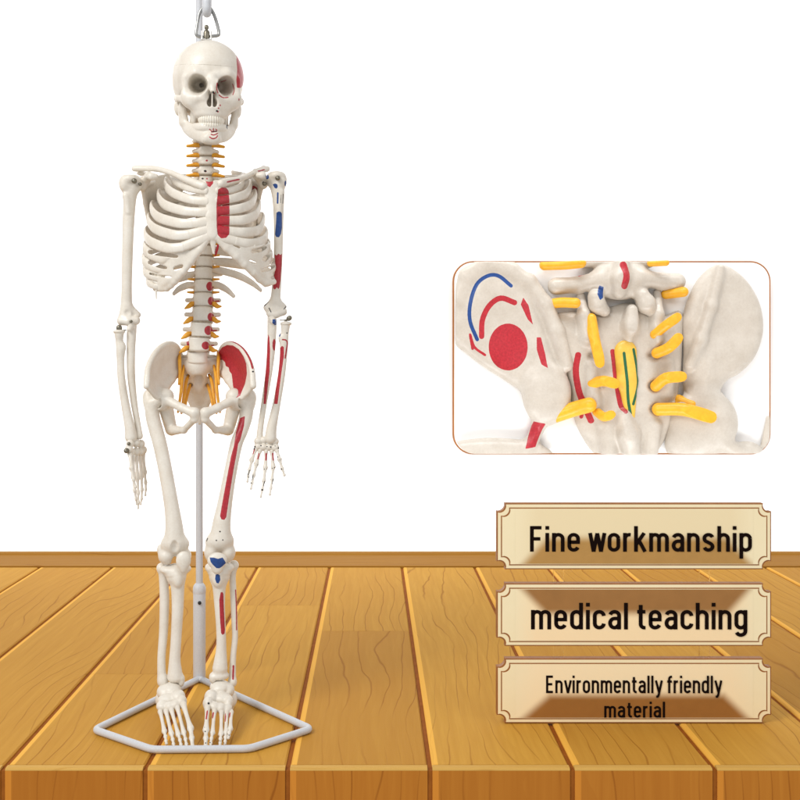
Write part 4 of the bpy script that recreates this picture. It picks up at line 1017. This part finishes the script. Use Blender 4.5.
GL = {'n': ([[(0, 0), (0, .73)], arch(0)], LW), 'h': ([[(0, 0), (0, 1)], arch(0)], LW), 'm': ([[(0, 0), (0, .73)], arch(0, .28), arch(.28, .28)], .56),
      'r': ([[(0, 0), (0, .73)], [(0, .5)] + arc(.16, .5, .16, .165, 180, 75)], .2), 'i': ([[(0, 0), (0, .73)], [(0, .86), (0, 1)]], 0), 'l': ([[(0, 0), (0, 1)]], 0),
      'o': ([bowl()], LW), 'd': ([bowl(), [(LW, 0), (LW, 1)]], LW), 'p': ([bowl(), [(0, -.27), (0, .73)]], LW), 'g': ([bowl(), [(LW, .73), (LW, -.05)] + arc(LW / 2, -.06, LW / 2, .15, 0, -160)], LW),
      'e': ([[(0, .37), (LW, .37), (LW, XT - LW / 2)] + arc(LW / 2, XT - LW / 2, LW / 2, LW / 2, 0, 180) + arc(LW / 2, XB + LW / 2, LW / 2, LW / 2, 180, 340)], LW),
      'c': ([arc(LW / 2, XT - LW / 2, LW / 2, LW / 2, 0, 180) + arc(LW / 2, XB + LW / 2, LW / 2, LW / 2, 180, 360)], LW - .02),
      'a': ([arc(LW / 2, XT - LW / 2 + .01, LW / 2, LW / 2 - .01, 165, 0) + [(LW, 0)], [(LW, .41), (LW * .5, .41)] + arc(LW * .48, .237, LW * .48, .172, 90, 270) + [(LW * .7, .075), (LW, .19)]], LW),
      's': ([arc(.145, .535, .145, .13, 15, 180) + arc(.145, .50, .145, .12, 180, 250, 4) + [(.2, .33)] + arc(.145, .20, .145, .135, 50, -165, 10)], .29),
      't': ([[(.07, .92), (.07, .2)] + arc(.2, .2, .13, .135, 180, 270, 6) + [(.235, .065)], [(-.05, .665), (.23, .665)]], .22),
      'f': ([[(.25, .935), (.21, .935)] + arc(.2, .8, .12, .135, 90, 180, 6) + [(.08, 0)], [(-.04, .665), (.24, .665)]], .22),
      'k': ([[(0, 0), (0, 1)], [(0, .27), (.29, .73)], [(.11, .43), (.32, 0)]], .3), 'w': ([[(-.01, .73), (.115, .0)], [(.115, .0), (.245, .72)], [(.245, .72), (.375, .0)], [(.375, .0), (.50, .73)]], .49),
      'v': ([[(-.02, .73), (.155, .0)], [(.155, .0), (.33, .73)]], .31), 'y': ([[(-.02, .73), (.165, .05)], [(.34, .73), (.15, -.1), (.1, -.185), (.0, -.2)]], .32),
      'F': ([[(0, 0), (0, 1)], [(0, .935), (.34, .935)], [(0, .5), (.3, .5)]], .31), 'E': ([[(0, 0), (0, 1)], [(0, .935), (.35, .935)], [(0, .505), (.31, .505)], [(0, .065), (.35, .065)]], .33)}
def stroke(pts, hw, lift):
    P = np.array([p for i, p in enumerate(pts) if i == 0 or math.dist(p, pts[i - 1]) > 1e-4], float); n = len(P); L, R = [], []
    for i in range(n):
        d0 = P[i] - P[i - 1] if i else P[1] - P[0]; d1 = P[i + 1] - P[i] if i < n - 1 else P[-1] - P[-2]
        d0 = d0 / np.linalg.norm(d0); d1 = d1 / np.linalg.norm(d1); n0 = np.array([-d0[1], d0[0]]); n1 = np.array([-d1[1], d1[0]])
        m = n0 + n1; m /= np.linalg.norm(m) + 1e-9; k = hw / max(.5, float(m @ n0)); L.append(P[i] + m * k); R.append(P[i] - m * k)
    V = [(x, y, lift) for x, y in L + R]
    return np.array(V), [(i, n + i, n + i + 1, i + 1) for i in range(n - 1)]
def lettering(txt, x0, x1, ytop, ybase, Y, yf, parent, off):
    ms = []; x = 0.; k = 0
    for ch in txt:
        if ch == ' ': x += .2; continue
        st, w = GL[ch]
        for p in st:
            V, F = stroke(p, .066, 0); V[:, 0] += x; V[:, 2] = k * .00002; k += 1; ms.append((V, F))
        x += w + (.235 if ch not in 'rvwyft' else .19)
    V, F = merge(*ms)
    mx0, mx1 = V[:, 0].min(), V[:, 0].max()
    px = x0 + (V[:, 0] - mx0) / (mx1 - mx0) * (x1 - x0); py = ybase - V[:, 1] * (ybase - ytop)
    W = np.stack([(px - CX) * Y / FPX, yf - V[:, 2], H - (py - CY) * Y / FPX], 1) - off
    return mesh_obj('lettering', W, F, M_INK, parent, unit=1., smooth=False)
PY = 1.284
def cream_face(name, warm, stain):
    m, nt, b = new_mat(name)
    tc = nt.nodes.new('ShaderNodeTexCoord'); n = noise(nt, 14, 4, .5, tc.outputs['Object'])
    at = nt.nodes.new('ShaderNodeAttribute'); at.attribute_name = 'stain'
    wa = nt.nodes.new('ShaderNodeAttribute'); wa.attribute_name = 'warm'
    n2 = noise(nt, 60, 4, .5, tc.outputs['Object'])
    c = mixc(nt, n.outputs[0], (.93, .81, .54), (.90, .77, .50))
    c = mixc(nt, wa.outputs['Fac'], c, warm)
    st = mixc(nt, n2.outputs[0], stain, tuple(x * .8 for x in stain))
    c = mixc(nt, at.outputs['Fac'], c, st)
    nt.links.new(c, b.inputs['Base Color']); b.inputs['Roughness'].default_value = .7; b.inputs['Specular IOR Level'].default_value = .1
    return m
def face_grid(x0, y0, x1, y1, Y, yf, stain_poly, soft, warm_fn):
    nx, ny = 150, 50
    gx = np.linspace(x0, x1, nx); gy = np.linspace(y0, y1, ny)
    X, Yy = np.meshgrid(gx, gy); x, y = X.ravel(), Yy.ravel()
    st = np.clip(.5 - d_poly(x, y, stain_poly) / soft, 0, 1); st = st * st * (3 - 2 * st)
    V = np.stack([(x - CX) * Y / FPX, np.full(x.shape, yf), H - (y - CY) * Y / FPX], 1)
    F = [(j * nx + i, (j + 1) * nx + i, (j + 1) * nx + i + 1, j * nx + i + 1) for j in range(ny - 1) for i in range(nx - 1)]
    return V, F, st, warm_fn(x, y)
defs = [('cream wooden sign reading Fine workmanship, topmost on the stand', 503, 569, [('Fine workmanship', 529.5, 750.5, 525.5, 551)],
         [(518, 568), (547, 537.5), (725, 537.5), (755, 568)], (.52, .29, .09), (.86, .71, .44)),
        ('cream wooden sign reading medical teaching, between the two others', 583, 645.5, [('medical teaching', 530.5, 746, 602, 628.5)],
         [(517, 584), (753, 584), (727, 613), (545, 613)], (.39, .19, .062), (.96, .74, .45)),
        ('cream wooden sign reading Environmentally friendly material, lowest on the stand', 658, 722.5, [('Environmentally friendly', 545.5, 721, 674.5, 692), ('material', 603.5, 664, 700.5, 716.5)],
         [(518, 721), (549, 694), (723, 694), (751, 721)], (.37, .16, .038), (.95, .77, .49))]
for lab, y0, y1, txts, sp, stn, warm in defs:
    zb = H - (y1 - CY) * PY / FPX
    off = np.array([(633.5 - CX) * PY / FPX, PY, zb])
    r = thing('sign_board', lab, 'sign', off, 0, 'cream sign boards')
    def pp(nm, d, yf, mat, yb=PY + .008):
        V, F = prism(plaque_outline(496.5, y0, 770.5, y1, d), PY, yf, yb); return mesh_obj(nm, V - off, F, mat, r, unit=1., smooth=False)
    pp('board', 0, PY - .002, M_BORDER)
    pp('outer_panel', 1.2, PY - .0026, M_CREAM, PY)
    pp('inlay_line', 4.2, PY - .0031, M_BORDER, PY)
    pp('inner_panel', 5.3, PY - .0036, M_CREAM, PY)
    V, F, st, wm = face_grid(515, y0 + 5.8, 752, y1 - 5.8, PY, PY - .0038, sp, 11, lambda x, y: np.clip((x - 515) / 22, 0, 1) * np.clip((752 - x) / 22, 0, 1) * .9)
    mesh_obj('text_face', V - off, F, cream_face('cream_face', warm, stn), r, unit=1., smooth=False, attrs={'stain': st, 'warm': wm})
    for t in txts: lettering(*t, PY, PY - .0042, r, off)
# clear stand that carries the three boards
m, nt, b = new_mat('clear_acrylic'); b.inputs['Base Color'].default_value = (1, 1, 1, 1); b.inputs['Transmission Weight'].default_value = 1; b.inputs['IOR'].default_value = 1.12; b.inputs['Roughness'].default_value = .03; M_CLEAR = m
off = np.array([(633.5 - CX) * PY / FPX, PY + .02, 0])
sr = thing('sign_stand', 'clear acrylic stand behind the three cream signs', 'sign stand', off)
for px in (560, 707):
    x = (px - CX) * PY / FPX
    V, F = boxm((x - .006, PY + .0085, .0012), (x + .006, PY + .0125, .235)); mesh_obj('upright', V - off, F, M_CLEAR, sr, unit=1., smooth=False)
    V, F = boxm((x - .006, PY + .0127, .0012), (x + .006, PY + .075, .0042)); mesh_obj('foot_bar', V - off, F, M_CLEAR, sr, unit=1., smooth=False)

# ================================================================== FRAMED PICTURE OF THE PELVIS
PW = WY - .03
def rrect(x0, y0, x1, y1, R, n=10):
    o = []
    for cx, cy, a0 in ((x0 + R, y0 + R, 180), (x1 - R, y0 + R, 270), (x1 - R, y1 - R, 0), (x0 + R, y1 - R, 90)):
        for a in np.linspace(a0, a0 + 90, n): o.append((cx + R * math.cos(math.radians(a)), cy + R * math.sin(math.radians(a))))
    return o
off = np.array([(612 - CX) * PW / FPX, WY, H - (454 - CY) * PW / FPX])
PR = thing('framed_picture', 'white rounded panel with brown rim showing a painted pelvis from behind', 'picture', off)
V, F = prism(rrect(453, 261, 771, 454.5, 20), PW, PW + .004, WY - .0005); mesh_obj('frame', V - off, F, M_BORDER, PR, unit=1., smooth=False)
V, F = prism(rrect(454.4, 262.4, 769.6, 453.1, 18.8), PW, PW + .003, PW + .01); mesh_obj('panel', V - off, F, M_WALL, PR, unit=1., smooth=False)
# relief, drawn in panel pixels: x right, y away, z up
def zx(X, Y): return 440 + X / 2.2857, 250 + Y / 2.2857
def pt(X, Y, d=0.): x, y = zx(X, Y); return np.array([x, d, -y])
def rel_field(): return Field((450, -34, -458), (774, 3, -258), .8)
def pillow(f, poly, d0, t, R, k=2.):
    P = rounded([zx(*p) for p in poly]); xs = [p[0] for p in P]; ys = [p[1] for p in P]
    g = f._sub((min(xs) - 4, -34, -max(ys) - 4), (max(xs) + 4, 4, -min(ys) + 4))
    sl, X, Y, Z = g
    gx, gz = np.broadcast_arrays(X[:, 0, :], Z[:, 0, :])
    d = d_poly(gx.astype(float), -gz.astype(float), P)
    e = np.clip(-d / R, 0, 1); hgt = t * np.sqrt(np.maximum(1 - (1 - e) ** 2, 0))
    dist = np.maximum(d[:, None, :] * 1., (np.abs(Y - d0) - hgt[:, None, :]) * .7)
    f._put(sl, dist.astype(np.float32), k, False)
def clip_rel(f):
    gx, gz = np.meshgrid(f.ax[0], f.ax[2], indexing='ij')
    d = d_poly(gx.astype(float), -gz.astype(float), rrect(455.0, 263.0, 769.0, 452.5, 18))
    f.F = np.maximum(f.F, d[:, None, :].astype(np.float32))
def rel_obj(name, f, mat, parent, marks=None):
    clip_rel(f); V, F = f.mesh()
    at = paint(V, F, [(m[0], m[1], *[([zx(*p) for p in q] if isinstance(q, list) else (zx(*q) if isinstance(q, tuple) else q)) for q in m[2:]]) for m in marks], (V[:, 0], -V[:, 2]), -.9) if marks else None
    u = PW / FPX
    W = np.stack([(V[:, 0] - CX) * u, PW + .003 + V[:, 1] * u * 1.0, H - (-V[:, 2] - CY) * u], 1)
    return mesh_obj(name, W - off, F, mat, parent, unit=1., attrs=at)
f = rel_field()   # painted ilium
pillow(f, [(30, 205), (32, 120), (52, 62), (92, 28), (128, 26), (180, 58), (215, 104), (240, 160), (262, 225), (288, 292), (268, 350), (215, 452), (190, 480), (170, 480), (206, 400), (200, 340), (150, 300), (100, 268), (58, 236)], -6, 12, 34)
f.chain([pt(35, 190, -10), pt(38, 118, -12), pt(60, 62, -13), pt(105, 32, -13), pt(160, 50, -12), pt(212, 108, -11)], [6, 7, 8, 8, 8, 7], 5, (1, .6, 1))
f.ell(pt(240, 330, -12), (24, 12, 30), 8).ell(pt(120, 470, -6), (60, 12, 18), 8)
f.chain([pt(146, 40, -9), pt(200, 74, -11), pt(236, 126, -12), (pt(262, 186, -13)), pt(284, 262, -12)], [6, 7.5, 8, 8, 7], 4)
f.ell(pt(140, 200, -27), (40, 12, 46), 8, None, True)
rel_obj('hip_bone', f, M_PICB, PR, [('blue', 'l', [(82, 205), (66, 165), (66, 125), (80, 82), (105, 62), (130, 62), (158, 84)], 1.9), ('red', 'l', [(92, 198), (94, 160), (110, 128), (135, 112), (166, 122)], 2.7),
    ('red', 'd', (152, 222), 19.2, 23.2), ('red', 'p', [(186, 110), (198, 128), (208, 172), (196, 160), (180, 126)]),
    ('red', 'p', [(216, 200), (226, 200), (236, 240), (240, 270), (226, 262), (216, 228)]), ('red', 'l', [(100, 240), (76, 222), (66, 194), (72, 226)], 1.3), ('red', 'p', [(210, 390), (236, 395), (214, 448), (190, 452)])])
f = rel_field()
pillow(f, [(553, 225), (550, 160), (570, 95), (600, 52), (640, 34), (690, 64), (725, 120), (734, 185), (715, 245), (680, 282), (650, 300), (612, 350), (560, 330), (552, 280)], -6, 13, 36)
f.ell(pt(596, 395, -10), (34, 14, 34), 8).ell(pt(560, 440, -8), (22, 12, 22), 6).ell(pt(696, 468, -5), (18, 9, 14), 2).seg(pt(738, 470, -3), pt(750, 385, -3), 5, 3, 3, (1, .5, 1)).seg(pt(640, 440, -8), pt(690, 470, -8), 9, 8, 4)
f.ell(pt(664, 170, -26), (36, 11, 56), 8, None, True)
f.chain([pt(632, 44, -14), pt(610, 130, -17), pt(586, 205, -17), pt(562, 262, -14)], [4, 4.5, 5, 5], 5)
rel_obj('hip_bone', f, M_PICB, PR)
f = rel_field()   # sacrum
pillow(f, [(240, 160), (300, 140), (330, 150), (430, 120), (500, 150), (548, 140), (552, 200), (546, 300), (530, 390), (500, 452), (470, 480), (370, 480), (310, 400), (292, 300), (270, 240)], -4, 16, 40)
f.chain([pt(318, 100, -8), pt(322, 150, -16), pt(330, 200, -18)], [4, 6, 8], 5).chain([pt(492, 98, -8), pt(488, 150, -16), pt(482, 200, -18)], [4, 6, 8], 5)
f.chain([pt(428, 140, -20), pt(426, 180, -22), pt(424, 205, -17)], [6, 8, 5], 6).chain([pt(410, 380, -20), pt(420, 420, -22), pt(430, 470, -20)], [7, 10, 8], 6)
f.chain([pt(370, 400, -16), pt(380, 470, -16)], [7, 8], 5).chain([pt(480, 400, -16), pt(470, 470, -16)], [7, 8], 5)
for X, Y in ((345, 240), (478, 240), (350, 305), (480, 310), (352, 365), (484, 362)): f.ell(pt(X, Y, -22), (7, 9, 6), 3, None, True)
f.ell(pt(378, 200, -24), (12, 6, 20), 6, None, True).ell(pt(455, 210, -24), (10, 6, 20), 6, None, True)
f.chain([pt(340, 270, -18), pt(342, 335, -18), pt(360, 390, -16)], [6, 6, 5], 5).chain([pt(510, 260, -14), pt(512, 330, -14)], [6, 6], 5)
sa = rel_obj('sacrum', f, M_PICB, PR, [('red', 'l', [(309, 240), (305, 275), (312, 320), (322, 350), (338, 388)], 2.9), ('red', 'l', [(386, 232), (392, 290), (402, 350), (412, 366)], 2.4), ('red', 'l', [(318, 380), (322, 350)], 1.8)])
f = rel_field()   # lowest vertebra
f.chain([pt(262, 84, -10), pt(310, 82, -12), pt(360, 70, -16)], [8.5, 8, 9], 4).chain([pt(536, 74, -10), pt(500, 74, -12), pt(450, 66, -16)], [8.5, 8, 9], 4)
f.ell(pt(405, 70, -14), (30, 12, 20), 4).chain([pt(405, 30, -22), pt(400, 70, -26), pt(398, 100, -24)], [7, 8, 6], 5)
f.chain([pt(348, 110, -18), pt(352, 128, -18), pt(368, 140, -16)], [8, 8, 6], 4).chain([pt(452, 108, -18), pt(462, 126, -18), pt(474, 140, -16)], [8, 9, 6], 4)
f.seg(pt(330, 20, -10), pt(470, 20, -10), 10, 10, 4)
rel_obj('vertebra', f, M_PICB, PR, [('blue', 'p', [(354, 84), (364, 88), (362, 112), (354, 118), (348, 104)]), ('red', 'l', [(404, 40), (410, 62), (406, 86)], 3.6), ('red', 'p', [(312, 24), (326, 24), (320, 60), (310, 64)]), ('blue', 'p', [(342, 20), (358, 20), (356, 30), (346, 30)])])
for pts, r in (([(337, 158), (342, 210), (350, 258)], 4.6), ([(332, 172), (338, 205)], 3.6), ([(480, 194), (500, 174), (522, 156)], 4.2), ([(484, 236), (506, 224), (524, 202)], 4.6), ([(482, 310), (500, 292), (532, 288)], 4.8),
               ([(488, 362), (540, 362), (596, 378)], 5.6), ([(340, 304), (360, 298), (384, 304)], 4.6), ([(240, 384), (300, 362), (330, 352)], 6.5), ([(350, 368), (362, 378), (376, 372)], 4), ([(236, 36), (280, 36), (312, 34)], 4.6), ([(240, 126), (270, 122), (300, 124)], 4.4), ([(512, 102), (546, 98)], 4.4), ([(470, 34), (500, 34)], 3), ([(540, 340), (566, 352)], 4)):
    f = rel_field(); d0 = -20 if 300 < pts[0][0] < 500 else -9
    f.chain([pt(*p[:2], d0 - 2 * i) for i, p in enumerate(spline([(p[0], p[1], 0) for p in pts], 4))], [r * 1.14] * ((len(pts) - 1) * 4 + 1), .05)
    rel_obj('nerve', f, M_YELLOW, sa)
f = rel_field()
f.chain([pt(414, 232, -20), pt(418, 300, -21), pt(426, 384, -20)], [11, 10, 4], 3, (1, .5, 1))
M_CAUDA = bone_mat('yellow_sac', (.80, .52, .08), (.72, .42, .05), 40)
rel_obj('nerve_sac', f, M_CAUDA, sa, [('green', 'l', [(408, 236), (414, 290), (418, 340), (424, 372)], 1.5), ('green', 'l', [(430, 228), (438, 270), (440, 310), (430, 350)], 1.5)])

# ================================================================== LIGHT, CAMERA
w = bpy.data.worlds.new('World'); S.world = w; w.use_nodes = True
bg = w.node_tree.nodes['Background']; bg.inputs[0].default_value = (1, 1, 1, 1); bg.inputs[1].default_value = .62
def area(name, loc, target, size, power, col=(1, 1, 1), sy=None):
    l = bpy.data.lights.new(name, 'AREA'); l.energy = power; l.size = size; l.color = col
    if sy: l.shape = 'RECTANGLE'; l.size_y = sy
    o = bpy.data.objects.new(name, l); COL.objects.link(o); o.location = loc
    from mathutils import Vector
    o.rotation_euler = (Vector(target) - Vector(loc)).to_track_quat('-Z', 'Y').to_euler(); return o
area('key_softbox', (-1.5, -.3, 2.0), (-.15, 1.4, .35), 1.1, 45, (1, .985, .96))
area('fill_softbox', (1.7, -.2, 1.2), (0, 1.4, .3), 1.2, 7, (1, .99, .98))
for lo, tg, pw in (((.1, 2.5, 2.1), (.1, 3.2, .95), 24), ((.1, 2.52, -.5), (.1, 3.2, .2), 13)):
    area('added_backdrop_light', lo, tg, 4.0, pw, (1, 1, 1), .25).data.spread = math.radians(110)  # unseen lamps, added only to turn the backdrop white
cam = bpy.data.cameras.new('camera'); co = bpy.data.objects.new('camera', cam); COL.objects.link(co); S.camera = co
co.location = (0, 0, H); co.rotation_euler = (math.radians(90), 0, 0)
cam.sensor_width = 36; cam.lens = 36 * FPX / 800; cam.shift_x = (400 - CX) / 800; cam.shift_y = -(400 - CY) / 800
cam.clip_start = .05; cam.clip_end = 100
S.view_settings.view_transform = 'Standard'; S.view_settings.look = 'None'; S.view_settings.exposure = 0; S.view_settings.gamma = 1
for o in bpy.data.objects:
    if '_abs' in o: del o['_abs']
